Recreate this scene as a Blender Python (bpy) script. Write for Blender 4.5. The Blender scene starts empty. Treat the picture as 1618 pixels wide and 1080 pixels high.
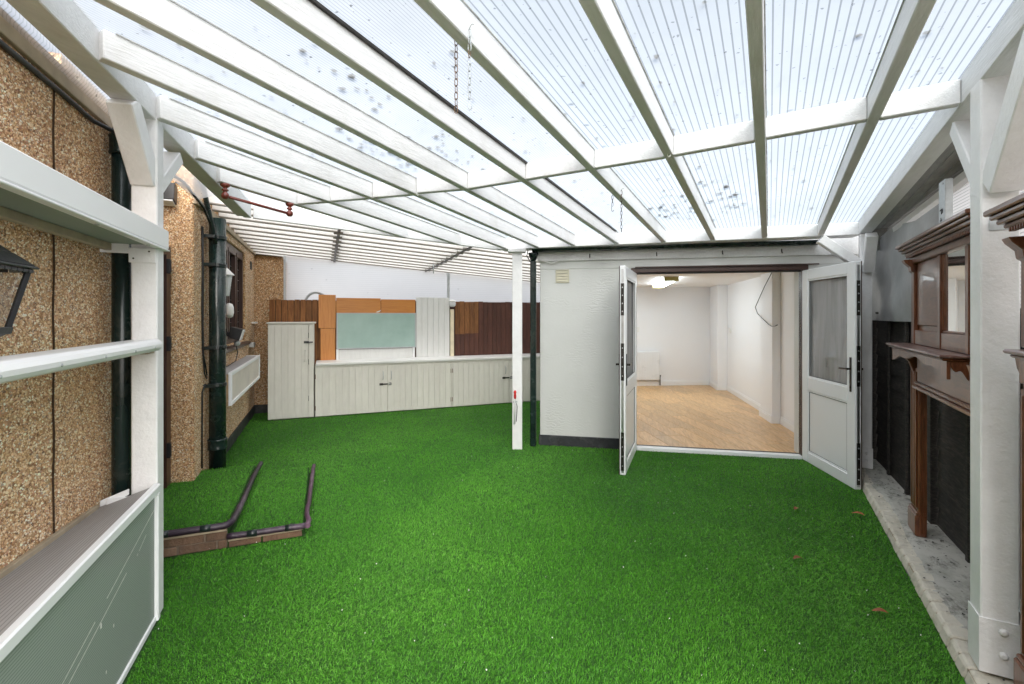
import bpy, bmesh, math, random
import numpy as np
from mathutils import Vector, Matrix
random.seed(7)
rng = np.random.default_rng(7)
R = math.radians
sc = bpy.context.scene
col = sc.collection

# ------------------------------------------------------------------ camera, sky, sun, exposure
cam = bpy.data.objects.new('camera', bpy.data.cameras.new('camera'))
col.objects.link(cam)
cam.location = (0, 0, 1.55)
cam.rotation_euler = (R(90), 0, 0)
cam.data.sensor_width = 36
cam.data.lens = 745 / 1618 * 36
cam.data.shift_y = -42 / 1618
cam.data.clip_start = 0.05
cam.data.clip_end = 500
sc.camera = cam

world = bpy.data.worlds.new('World')
sc.world = world
world.use_nodes = True
wn = world.node_tree
bg = wn.nodes['Background']
sky = wn.nodes.new('ShaderNodeTexSky')
sky.sky_type = 'NISHITA'
sky.sun_disc = False
sky.sun_elevation = R(36)
sky.sun_rotation = R(170)
sky.air_density = 1.0
sky.dust_density = 5.0
sky.ozone_density = 1.0
hs = wn.nodes.new('ShaderNodeHueSaturation')      # overcast: the same sky, less blue
hs.inputs['Saturation'].default_value = .45
wn.links.new(sky.outputs['Color'], hs.inputs['Color'])
wn.links.new(hs.outputs['Color'], bg.inputs['Color'])
bg.inputs['Strength'].default_value = 0.055

sun = bpy.data.objects.new('sun', bpy.data.lights.new('sun', 'SUN'))
col.objects.link(sun)
sun.data.energy = 1.5
sun.data.angle = R(130)
sun.data.color = (1.0, 0.985, 0.965)
# Nishita: rotation 0 = +Y, clockwise from above
_el, _az = R(36), R(170)
_d = Vector((math.sin(_az) * math.cos(_el), math.cos(_az) * math.cos(_el), math.sin(_el)))
sun.rotation_euler = _d.to_track_quat('Z', 'Y').to_euler()

sc.view_settings.view_transform = 'Standard'
sc.view_settings.look = 'None'
sc.view_settings.exposure = 2.38
sc.view_settings.gamma = 1
sc.view_settings.use_curve_mapping = False
sc.render.engine = 'CYCLES'
cy = sc.cycles
cy.use_denoising = True
cy.denoiser = 'OPENIMAGEDENOISE'
cy.max_bounces = 10
cy.diffuse_bounces = 6
cy.glossy_bounces = 4
cy.transmission_bounces = 8
cy.transparent_max_bounces = 16
cy.sample_clamp_indirect = 8
cy.caustics_reflective = False
cy.caustics_refractive = False

# ------------------------------------------------------------------ frames: each building has its own axes
class Frame:
    def __init__(s, ox, oy, ux, uy, mirror=False):
        n = math.hypot(ux, uy)
        s.o = (ox, oy); s.u = (ux / n, uy / n)
        s.v = (-s.u[1], s.u[0]) if not mirror else (s.u[1], -s.u[0])
        s.rot = math.atan2(s.u[1], s.u[0])
    def w(s, u, v, z=0.0):
        return Vector((s.o[0] + s.u[0] * u + s.v[0] * v, s.o[1] + s.u[1] * u + s.v[1] * v, z))

W = Frame(0, 0, 1, 0)
HF = Frame(0, 0, .929, .37)          # house and back fence
PF = Frame(0, 0, .8777, -.4794)      # pergola and right boundary (t, s)
OF = Frame(0, 0, .98, -.198)         # outbuilding

# ------------------------------------------------------------------ materials
MATS = {}
def new_mat(name):
    m = bpy.data.materials.new(name); m.use_nodes = True
    MATS[name] = m
    nt = m.node_tree
    return m, nt, nt.nodes['Principled BSDF'], nt.nodes, nt.links

def coords(nt, kind='Object', scale=(1, 1, 1), rot=(0, 0, 0)):
    tc = nt.nodes.new('ShaderNodeTexCoord'); mp = nt.nodes.new('ShaderNodeMapping')
    mp.inputs['Scale'].default_value = scale
    mp.inputs['Rotation'].default_value = rot
    nt.links.new(tc.outputs[kind], mp.inputs['Vector'])
    return mp.outputs['Vector']

def noise(nt, vec, scale, detail=4, rough=.6, dist=0.0):
    n = nt.nodes.new('ShaderNodeTexNoise')
    n.inputs['Scale'].default_value = scale; n.inputs['Detail'].default_value = detail
    n.inputs['Roughness'].default_value = rough; n.inputs['Distortion'].default_value = dist
    nt.links.new(vec, n.inputs['Vector'])
    return n

def ramp(nt, fac, stops, interp='LINEAR'):
    r = nt.nodes.new('ShaderNodeValToRGB'); r.color_ramp.interpolation = interp
    els = r.color_ramp.elements
    while len(els) > len(stops): els.remove(els[-1])
    while len(els) < len(stops): els.new(0.5)
    for e, (p, c) in zip(els, stops):
        e.position = p; e.color = (c[0], c[1], c[2], 1) if not isinstance(c, (int, float)) else (c, c, c, 1)
    nt.links.new(fac, r.inputs['Fac'])
    return r.outputs['Color']

def mix(nt, fac, a, b, mode='MIX'):
    m = nt.nodes.new('ShaderNodeMix'); m.data_type = 'RGBA'; m.blend_type = mode
    for s, x in ((0, fac), (6, a), (7, b)):
        if isinstance(x, bpy.types.NodeSocket): nt.links.new(x, m.inputs[s])
        elif isinstance(x, (int, float)): m.inputs[s].default_value = x if s == 0 else (x, x, x, 1)
        else: m.inputs[s].default_value = (x[0], x[1], x[2], 1)
    return m.outputs[2]

def math_(nt, op, a, b=None, c=None):
    m = nt.nodes.new('ShaderNodeMath'); m.operation = op
    for i, x in enumerate((a, b, c)):
        if x is None: continue
        if isinstance(x, bpy.types.NodeSocket): nt.links.new(x, m.inputs[i])
        else: m.inputs[i].default_value = x
    return m.outputs[0]

def bump(nt, height, strength=.3, dist=.01, prev=None):
    b = nt.nodes.new('ShaderNodeBump')
    b.inputs['Strength'].default_value = strength; b.inputs['Distance'].default_value = dist
    nt.links.new(height, b.inputs['Height'])
    if prev is not None: nt.links.new(prev, b.inputs['Normal'])
    return b.outputs['Normal']

def plain(name, c, rough=.5, var=.12, scale=6, bscale=60, bstr=.12, bdist=.004, metal=0.0, stretch=(1, 1, 1), dirt=None, dirt_amt=.0, rnd=0.0, spec=.5, coat=0.0, rv=.08):
    m, nt, p, N, L = new_mat(name)
    v = coords(nt, 'Object', stretch)
    n1 = noise(nt, v, scale, 5)
    lo = tuple(max(0, x * (1 - var)) for x in c); hi = tuple(min(1, x * (1 + var)) for x in c)
    cc = ramp(nt, n1.outputs['Fac'], [(.3, lo), (.7, hi)])
    if dirt:
        n3 = noise(nt, coords(nt, 'Object'), 3.1, 8, .7, .6)
        f = ramp(nt, n3.outputs['Fac'], [(.52, 0.0), (.78, 1.0)])
        f2 = math_(nt, 'MULTIPLY', f, dirt_amt)
        cc = mix(nt, f2, cc, dirt)
    if rnd:
        oi = N.new('ShaderNodeObjectInfo')
        g = ramp(nt, oi.outputs['Random'], [(0, 1 - rnd), (1, 1 + rnd)])
        cc = mix(nt, 1.0, cc, g, 'MULTIPLY')
    L.new(cc, p.inputs['Base Color'])
    n2 = noise(nt, v, bscale, 4)
    L.new(bump(nt, n2.outputs['Fac'], bstr, bdist), p.inputs['Normal'])
    rr = ramp(nt, n1.outputs['Fac'], [(.2, max(0, rough - rv)), (.8, min(1, rough + rv))])
    L.new(rr, p.inputs['Roughness'])
    p.inputs['Metallic'].default_value = metal
    p.inputs['Specular IOR Level'].default_value = spec
    p.inputs['Coat Weight'].default_value = coat
    return m

plain('white_wood', (.73, .728, .725),   .5, .06, 9, 22, .6, .005, stretch=(5, .6, 5), dirt=(.50, .48, .43), dirt_amt=.45)
plain('white_paint_thick', (.84, .84, .84), .42, .05, 8, 45, .55, .006, dirt=(.5, .48, .42), dirt_amt=.25)
plain('upvc', (.84, .85, .86), .32, .006, 5, 20, .02, .002, rv=.01)
plain('upvc_seal', (.03, .03, .03), .6)
plain('cabinet_paint', (.72, .705, .65), .48, .05, 5, 40, .15, .003, stretch=(6, 6, 1), dirt=(.5, .47, .38), dirt_amt=.2, rnd=.03)
plain('worktop', (.80, .80, .79), .35, .04, 4, 30, .08, .003, dirt=(.55, .53, .48), dirt_amt=.3)
plain('panel_white', (.72, .73, .72), .5, .04, 5, 40, .1, .003, stretch=(6, 6, 1), dirt=(.5, .48, .42), dirt_amt=.2)
plain('cream', (.76, .68, .50), .5)
plain('black_plastic', (.012, .018, .018), .28, .3, 8, 90, .08, .002, dirt=(.10, .10, .09), dirt_amt=.5)
plain('black_iron', (.014, .015, .018), .4, .3, 20, 70, .3, .003)
plain('pipe_green_black', (.010, .022, .020), .25, .4, 6, 60, .12, .003, dirt=(.16, .15, .12), dirt_amt=.45)
plain('brown_upvc', (.050, .022, .016), .35, .25, 8, 60, .1, .002, dirt=(.16, .12, .09), dirt_amt=.25)
plain('bitumen', (.018, .021, .024), .6, .5, 7, 30, .6, .01, dirt=(.2, .2, .18), dirt_amt=.5)
plain('steel', (.55, .56, .57), .35, .15, 12, 60, .08, .002, metal=1.0)
plain('galvanised', (.52, .55, .56), .5, .22, 14, 30, .06, .002, metal=.75)
plain('dark_metal', (.06, .055, .05), .4, .3, 20, 60, .1, .002, metal=.9)
plain('rusty_metal', (.20, .12, .07), .6, .4, 25, 80, .3, .002, metal=.5)
plain('bronze_handle', (.03, .024, .02), .3, .3, 14, 60, .05, .002, metal=.6)
plain('red_wood', (.22, .045, .03), .3, .25, 10, 40, .1, .003, coat=.4)
plain('rubber_pipe', (.030, .018, .030), .42, .5, 5, 40, .35, .006, dirt=(.18, .12, .17), dirt_amt=.75)
plain('batten_grey', (.20, .18, .155), .6, .2, 8, 50, .1, .002)
plain('joint_dark', (.045, .026, .012), .9)
plain('shade_grey_board', (.30, .30, .29), .7, .2, 8, 40, .3, .004, stretch=(6, 1, 6))  # grey puts the shade under the soffit into the board colour
plain('purple_pipe', (.075, .030, .060), .42, .5, 5, 40, .35, .006, dirt=(.24, .15, .21), dirt_amt=.8)
plain('batten_beige', (.38, .31, .22), .7, .2, 8, 50, .3, .004)
plain('old_brick', (.165, .098, .062), .85, .35, 9, 60, .7, .01, rnd=.25, dirt=(.28, .24, .2), dirt_amt=.4)
plain('mortar', (.20, .15, .11), .9, .25, 12, 60, .6, .01)
plain('bounce_concrete', (.46, .44, .41), .8, .12, 3, 40, .3, .005)
plain('soil', (.46, .445, .42), .95, .2, 3, 40, .6, .02)  # unseen ground made pale as paving to bounce light, not soil coloured
plain('leaf_brown', (.27, .085, .03), .6, .35, 30, 60, .3, .003, rnd=.3)
plain('litter_shade_dark', (.016, .016, .014), .8, .5, 30)
plain('white_speck', (.75, .75, .7), .6)
plain('red_plastic', (.6, .02, .015), .4)
plain('radiator_white', (.80, .81, .82), .3, .02)
plain('room_white', (.84, .845, .86), .6, .008, 1.5, 120, .10, .002, rv=.01)
plain('ceiling_white', (.84, .84, .84), .7, .012, 1.5, 120, .08, .002)
plain('vent_cream', (.60, .57, .43), .45, .06)
plain('tarp', (.38, .39, .40), .45, .25, 3, 12, .25, .01)
plain('cable_black', (.012, .012, .012), .45)
plain('door_outer', (.042, .02, .015), .35, .2, 8, 60, .1, .002)
plain('box_mesh', (.68, .62, .55), .6, .12, 3, 150, .4, .002)
plain('grime_seal', (.40, .40, .38), .7, .4, 12)
plain('lid_grey', (.36, .35, .36), .5, .15, 3, 40, .2, .003)
plain('white_plastic', (.80, .80, .78), .4, .05)
plain('grey_tube', (.48, .50, .52), .4, .1)

# painted kerb bricks: cream white, green algae and peeling dark patches
def m_kerb(name, base, dark, amt):
    m, nt, p, N, L = new_mat(name)
    v = coords(nt)
    a = noise(nt, v, 5, 8, .7, .8); b = noise(nt, coords(nt, 'Object', (1, .6, 1), (0, 0, .2)), 11, 12, .82, .25)
    c0 = ramp(nt, a.outputs['Fac'], [(.3, tuple(x * .8 for x in base)), (.7, base)])
    f = ramp(nt, b.outputs['Fac'], [(.50, 0.0), (.66, 1.0)])
    c1 = mix(nt, math_(nt, 'MULTIPLY', f, amt), c0, dark)
    g = noise(nt, v, 2.3, 6, .7)
    fg = ramp(nt, g.outputs['Fac'], [(.52, 0.0), (.68, 1.0)])
    c2 = mix(nt, math_(nt, 'MULTIPLY', fg, amt * .6), c1, (.07, .085, .03))
    L.new(c2, p.inputs['Base Color']); p.inputs['Roughness'].default_value = .7
    L.new(bump(nt, b.outputs['Fac'], .6, .008), p.inputs['Normal'])
m_kerb('kerb_paint', (.68, .64, .54), (.22, .19, .14), .5)
m_kerb('slab_paint', (.52, .51, .46), (.06, .06, .045), .9)

# pebbledash
def m_pebble(name, tint):
    m, nt, p, N, L = new_mat(name)
    v = coords(nt)
    wob = noise(nt, v, 90, 2)
    vv = N.new('ShaderNodeVectorMath'); vv.operation = 'MULTIPLY_ADD'
    L.new(wob.outputs['Color'], vv.inputs[0]); vv.inputs[1].default_value = (.006, .006, .006); L.new(v, vv.inputs[2])
    vo = N.new('ShaderNodeTexVoronoi'); vo.inputs['Scale'].default_value = 84
    vo.inputs['Randomness'].default_value = 1
    L.new(vv.outputs[0], vo.inputs['Vector'])
    sx = N.new('ShaderNodeSeparateColor'); L.new(vo.outputs['Color'], sx.inputs[0])
    c = ramp(nt, sx.outputs[0], [(0, (.20, .12, .07)), (.10, (.42, .26, .14)), (.28, (.60, .42, .25)), (.50, (.74, .57, .37)), (.72, (.82, .70, .52)), (.84, (.88, .82, .70)), (.93, (.55, .36, .25)), (1, (.45, .41, .38))], 'CONSTANT')
    mort = ramp(nt, vo.outputs['Distance'], [(.42, 0.0), (.62, 1.0)])
    c = mix(nt, math_(nt, 'MULTIPLY', mort, .7), c, (.34, .235, .13))
    big = noise(nt, coords(nt, 'Object', (1, 1, .6)), 1.7, 7, .65, .4)
    st = ramp(nt, big.outputs['Fac'], [(.30, (.84, .78, .70)), (.55, (1, 1, 1)), (.72, (1.0, .97, .90))])
    c = mix(nt, 1.0, c, st, 'MULTIPLY')
    c = mix(nt, 1.0, c, tint, 'MULTIPLY')
    L.new(c, p.inputs['Base Color']); p.inputs['Roughness'].default_value = .75
    hh = math_(nt, 'SUBTRACT', 1.0, vo.outputs['Distance'])
    L.new(bump(nt, hh, .7, .005), p.inputs['Normal'])
m_pebble('pebbledash', (1.0, .85, .68))

m, nt, p, N, L = new_mat('pebble_stone')
at = N.new('ShaderNodeAttribute'); at.attribute_name = 'stone'
big = noise(nt, coords(nt, 'Object', (1, 1, .6)), 1.7, 7, .65, .4)
st = ramp(nt, big.outputs['Fac'], [(.30, (.80, .74, .66)), (.55, (1, 1, 1)), (.72, (1.0, .98, .92))])
L.new(mix(nt, 1.0, at.outputs['Color'], st, 'MULTIPLY'), p.inputs['Base Color'])
p.inputs['Roughness'].default_value = .55

# rough trowelled plaster on the outbuilding
def m_plaster():
    m, nt, p, N, L = new_mat('trowelled_plaster')
    v = coords(nt)
    n0 = noise(nt, v, 1.3, 4, .6)
    wv = N.new('ShaderNodeTexWave'); wv.wave_type = 'BANDS'; wv.bands_direction = 'Z'
    wv.inputs['Scale'].default_value = 9; wv.inputs['Distortion'].default_value = 11; wv.inputs['Detail'].default_value = 3
    wv.inputs['Detail Scale'].default_value = 1.6
    L.new(v, wv.inputs['Vector'])
    msk = ramp(nt, noise(nt, v, 2.2, 3).outputs['Fac'], [(.50, 0.0), (.72, 1.0)])
    h = math_(nt, 'MULTIPLY', wv.outputs['Fac'], msk)
    n2 = noise(nt, v, 35, 5)
    h2 = math_(nt, 'ADD', h, math_(nt, 'MULTIPLY', n2.outputs['Fac'], .5))
    c = ramp(nt, n0.outputs['Fac'], [(.3, (.61, .62, .595)), (.7, (.67, .68, .66))])
    L.new(c, p.inputs['Base Color']); p.inputs['Roughness'].default_value = .6
    L.new(bump(nt, h2, .35, .009), p.inputs['Normal'])
m_plaster()

# grained woods
def m_wood(name, stops, stretch, rough=.4, scale=7, dist=2.5, rnd=.15, coat=0.0, bstr=.15):
    m, nt, p, N, L = new_mat(name)
    oi = N.new('ShaderNodeObjectInfo')
    v = coords(nt, 'Object', stretch)
    off = N.new('ShaderNodeVectorMath'); off.operation = 'ADD'
    cmb = N.new('ShaderNodeCombineXYZ')
    r10 = math_(nt, 'MULTIPLY', oi.outputs['Random'], 17.0)
    for i in range(3): L.new(r10, cmb.inputs[i])
    L.new(v, off.inputs[0]); L.new(cmb.outputs[0], off.inputs[1])
    n = noise(nt, off.outputs[0], scale, 6, .6, dist)
    c = ramp(nt, n.outputs['Fac'], stops)
    g = ramp(nt, oi.outputs['Random'], [(0, 1 - rnd), (1, 1 + rnd)])
    c = mix(nt, 1.0, c, g, 'MULTIPLY')
    L.new(c, p.inputs['Base Color']); p.inputs['Roughness'].default_value = rough
    p.inputs['Coat Weight'].default_value = coat
    L.new(bump(nt, n.outputs['Fac'], bstr, .003), p.inputs['Normal'])
m_wood('mahogany', [(.3, (.07, .022, .010)), (.55, (.16, .055, .024)), (.75, (.24, .095, .045))], (5, 5, .8), .28, 6, 1.5, .12, .3)
m_wood('mahogany_flat', [(.3, (.075, .026, .012)), (.55, (.145, .054, .024)), (.75, (.22, .092, .044))], (5, .8, 5), .28, 5, 1.5, .1, .35)
m_wood('shelf_worn', [(.3, (.10, .04, .03)), (.55, (.19, .10, .08)), (.72, (.36, .27, .25))], (3, .9, 3), .3, 5, 1.2, .05, .3)
m_wood('fence_brown', [(.3, (.050, .018, .012)), (.55, (.085, .030, .019)), (.75, (.13, .048, .026))], (9, 9, .8), .7, 5, 1.0, .18)
m_wood('fence_tan', [(.3, (.12, .045, .014)), (.55, (.23, .095, .028)), (.75, (.36, .165, .055))], (9, 9, .8), .7, 5, 1.0, .2)
m_wood('fence_black', [(.3, (.012, .012, .011)), (.5, (.028, .025, .022)), (.72, (.075, .062, .05))], (4, 1, 9), .75, 8, 1.2, .25, bstr=.5)
m_wood('orange_laminate', [(.3, (.46, .165, .030)), (.5, (.54, .21, .042)), (.75, (.60, .26, .06))], (9, 9, .6), .35, 5, 1.2, .05)
m_wood('orange_laminate_flat', [(.3, (.46, .165, .030)), (.5, (.54, .21, .042)), (.75, (.60, .26, .06))], (.6, 9, 9), .35, 5, 1.2, .05)
m_wood('laminate_floor', [(.28, (.42, .235, .095)), (.5, (.60, .36, .155)), (.72, (.72, .47, .235))], (6, .7, 6), .30, 4, 1.5, .14, bstr=.04)
m_wood('bare_timber', [(.3, (.30, .19, .10)), (.55, (.42, .28, .16)), (.75, (.5, .36, .22))], (3, .6, 3), .7, 5, 1.2, .1)

def m_sheet(name, axis, pitch, tint, line, opaque=.3, dirt=.5, duty=.16, clear=.16, trans=.72, gloss=.05):
    """twin wall polycarbonate: bright cells between thin webs, speckled with dirt"""
    m = bpy.data.materials.new(name); m.use_nodes = True; MATS[name] = m
    nt = m.node_tree; N = nt.nodes; L = nt.links
    N.remove(N['Principled BSDF']); out = N['Material Output']
    tc = N.new('ShaderNodeTexCoord'); sp = N.new('ShaderNodeSeparateXYZ')
    L.new(tc.outputs['Object'], sp.inputs[0])
    fr = math_(nt, 'FRACT', math_(nt, 'MULTIPLY', sp.outputs[axis], 1 / pitch))
    web = math_(nt, 'LESS_THAN', fr, duty)
    v = tc.outputs['Object']
    vo = N.new('ShaderNodeTexVoronoi'); vo.inputs['Scale'].default_value = 9
    dn = noise(nt, v, 45, 3)
    vm = N.new('ShaderNodeVectorMath'); vm.operation = 'MULTIPLY_ADD'
    L.new(dn.outputs['Color'], vm.inputs[0]); vm.inputs[1].default_value = (.03, .03, .03); L.new(v, vm.inputs[2])
    L.new(vm.outputs[0], vo.inputs['Vector'])
    sc_ = N.new('ShaderNodeSeparateColor'); L.new(vo.outputs['Color'], sc_.inputs[0])
    rad = math_(nt, 'MULTIPLY', math_(nt, 'SUBTRACT', sc_.outputs[0], .55), .42)
    spot = math_(nt, 'LESS_THAN', vo.outputs['Distance'], rad)
    vo2 = N.new('ShaderNodeTexVoronoi'); vo2.inputs['Scale'].default_value = 34
    L.new(vm.outputs[0], vo2.inputs['Vector'])
    s2 = N.new('ShaderNodeSeparateColor'); L.new(vo2.outputs['Color'], s2.inputs[0])
    speck = math_(nt, 'LESS_THAN', vo2.outputs['Distance'], math_(nt, 'MULTIPLY', math_(nt, 'SUBTRACT', s2.outputs[1], .74), .9))
    cl = noise(nt, v, 1.1, 6, .7)
    film = ramp(nt, cl.outputs['Fac'], [(.38, 0.0), (.75, 1.0)])
    c = mix(nt, web, tint, line)
    c = mix(nt, math_(nt, 'MULTIPLY', film, .26 * dirt), c, (.45, .47, .46))
    edge = ramp(nt, math_(nt, 'DIVIDE', vo.outputs['Distance'], math_(nt, 'MAXIMUM', rad, .001)), [(.2, 1.0), (1.0, 0.0)])
    c = mix(nt, math_(nt, 'MULTIPLY', math_(nt, 'MULTIPLY', spot, edge), min(.9, .6 * dirt)), c, (.10, .13, .16))
    c = mix(nt, math_(nt, 'MULTIPLY', speck, min(.85, .55 * dirt)), c, (.12, .13, .13))
    c_tr = mix(nt, 1.0, c, trans, 'MULTIPLY')
    tr = N.new('ShaderNodeBsdfTranslucent'); L.new(c_tr, tr.inputs['Color'])
    df = N.new('ShaderNodeBsdfDiffuse'); L.new(c, df.inputs['Color'])
    tp = N.new('ShaderNodeBsdfTransparent'); L.new(c, tp.inputs['Color'])
    gl = N.new('ShaderNodeBsdfGlossy'); gl.inputs['Roughness'].default_value = .18
    m1 = N.new('ShaderNodeMixShader'); m1.inputs[0].default_value = opaque
    L.new(tr.outputs[0], m1.inputs[1]); L.new(df.outputs[0], m1.inputs[2])
    m2 = N.new('ShaderNodeMixShader'); m2.inputs[0].default_value = clear
    L.new(m1.outputs[0], m2.inputs[1]); L.new(tp.outputs[0], m2.inputs[2])
    m3 = N.new('ShaderNodeMixShader'); m3.inputs[0].default_value = gloss
    L.new(m2.outputs[0], m3.inputs[1]); L.new(gl.outputs[0], m3.inputs[2])
    L.new(m3.outputs[0], out.inputs['Surface'])
    return m
m_sheet('sheet_wide', 0, .036, (.87, .93, .97), (.50, .54, .57), .12, .9, .18, .66)
m_sheet('sheet_fine', 0, .016, (.89, .93, .97), (.63, .67, .70), .14, 1.3, .24, .60)
m_sheet('sheet_canopy', 1, .020, (.95, .95, .93), (.75, .75, .74), .14, .3, .2, .55)
m_sheet('sheet_screen', 2, .034, (.96, .96, .98), (.90, .90, .92), .02, .4, .2, .22, 1.0)
m_sheet('sheet_side', 2, .020, (.66, .66, .67), (.40, .40, .41), .25, .4, .25, .2, .55)
m_sheet('sheet_box', 2, .0105, (.44, .50, .45), (.29, .34, .30), .75, .2, .3, .04, .72, .10)
m_sheet('sheet_lid', 0, .0125, (.52, .50, .49), (.36, .345, .34), .75, .2, .3, .04, .72, .08)

def m_glass(name, tint, gloss=.12, rough=.02, refl_haze=0.0):
    m = bpy.data.materials.new(name); m.use_nodes = True; MATS[name] = m
    nt = m.node_tree; N = nt.nodes; L = nt.links
    N.remove(N['Principled BSDF']); out = N['Material Output']
    tp = N.new('ShaderNodeBsdfTransparent'); tp.inputs['Color'].default_value = (*tint, 1)
    gl = N.new('ShaderNodeBsdfGlossy'); gl.inputs['Roughness'].default_value = rough
    df = N.new('ShaderNodeBsdfDiffuse')
    refl_streak = noise(nt, coords(nt, 'Object', (4, 4, .5)), 2.2, 5, .6, .6)
    L.new(ramp(nt, refl_streak.outputs['Fac'], [(.3, (.36, .36, .36)), (.7, (.74, .74, .74))]), df.inputs['Color'])  # upright streaks of faint reflection painted into the haze colour
    m0 = N.new('ShaderNodeMixShader'); m0.inputs[0].default_value = refl_haze
    L.new(tp.outputs[0], m0.inputs[1]); L.new(df.outputs[0], m0.inputs[2])
    m1 = N.new('ShaderNodeMixShader'); m1.inputs[0].default_value = gloss
    L.new(m0.outputs[0], m1.inputs[1]); L.new(gl.outputs[0], m1.inputs[2])
    L.new(m1.outputs[0], out.inputs['Surface'])
m_glass('glass_door', (.62, .62, .62), .16, .05, .42)
m_glass('glass_window', (.30, .32, .36), .30, .02, .05)
m_glass('glass_clear', (.9, .9, .9), .08, .02, .03)

m, nt, p, N, L = new_mat('mirror')
p.inputs['Metallic'].default_value = 1; p.inputs['Roughness'].default_value = .02; p.inputs['Base Color'].default_value = (.85, .85, .82, 1)

m, nt, p, N, L = new_mat('frosted_board')
n = noise(nt, coords(nt, 'Object', (1, 1, 1)), 3, 6, .6)
L.new(ramp(nt, n.outputs['Fac'], [(.3, (.30, .44, .40)), (.7, (.38, .53, .49))]), p.inputs['Base Color'])
p.inputs['Roughness'].default_value = .35

m, nt, p, N, L = new_mat('lamp_tube')
p.inputs['Emission Color'].default_value = (.84, .95, 1.0, 1); p.inputs['Emission Strength'].default_value = 4.6
plain('lamp_cap', (.42, .36, .12), .5)
plain('frost_lens', (.7, .72, .74), .25)

# artificial grass: tint per blade, patches across the lawn
m, nt, p, N, L = new_mat('grass_blade')
at = N.new('ShaderNodeAttribute'); at.attribute_name = 'tint'
big = noise(nt, coords(nt, 'Object'), 1.6, 5, .6)
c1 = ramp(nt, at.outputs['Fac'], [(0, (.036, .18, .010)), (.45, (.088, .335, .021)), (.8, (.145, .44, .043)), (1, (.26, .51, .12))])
c2 = ramp(nt, big.outputs['Fac'], [(.3, (.70, .76, .72)), (.7, (1.14, 1.10, 1.0))])
L.new(mix(nt, 1.0, c1, c2, 'MULTIPLY'), p.inputs['Base Color'])
p.inputs['Roughness'].default_value = .5
p.inputs['Specular IOR Level'].default_value = .3
m, nt, p, N, L = new_mat('turf_base')
n = noise(nt, coords(nt, 'Object'), 60, 6, .7)
L.new(ramp(nt, n.outputs['Fac'], [(.3, (.010, .045, .004)), (.7, (.03, .12, .010))]), p.inputs['Base Color'])
p.inputs['Roughness'].default_value = .9
L.new(bump(nt, n.outputs['Fac'], .8, .02), p.inputs['Normal'])

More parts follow.
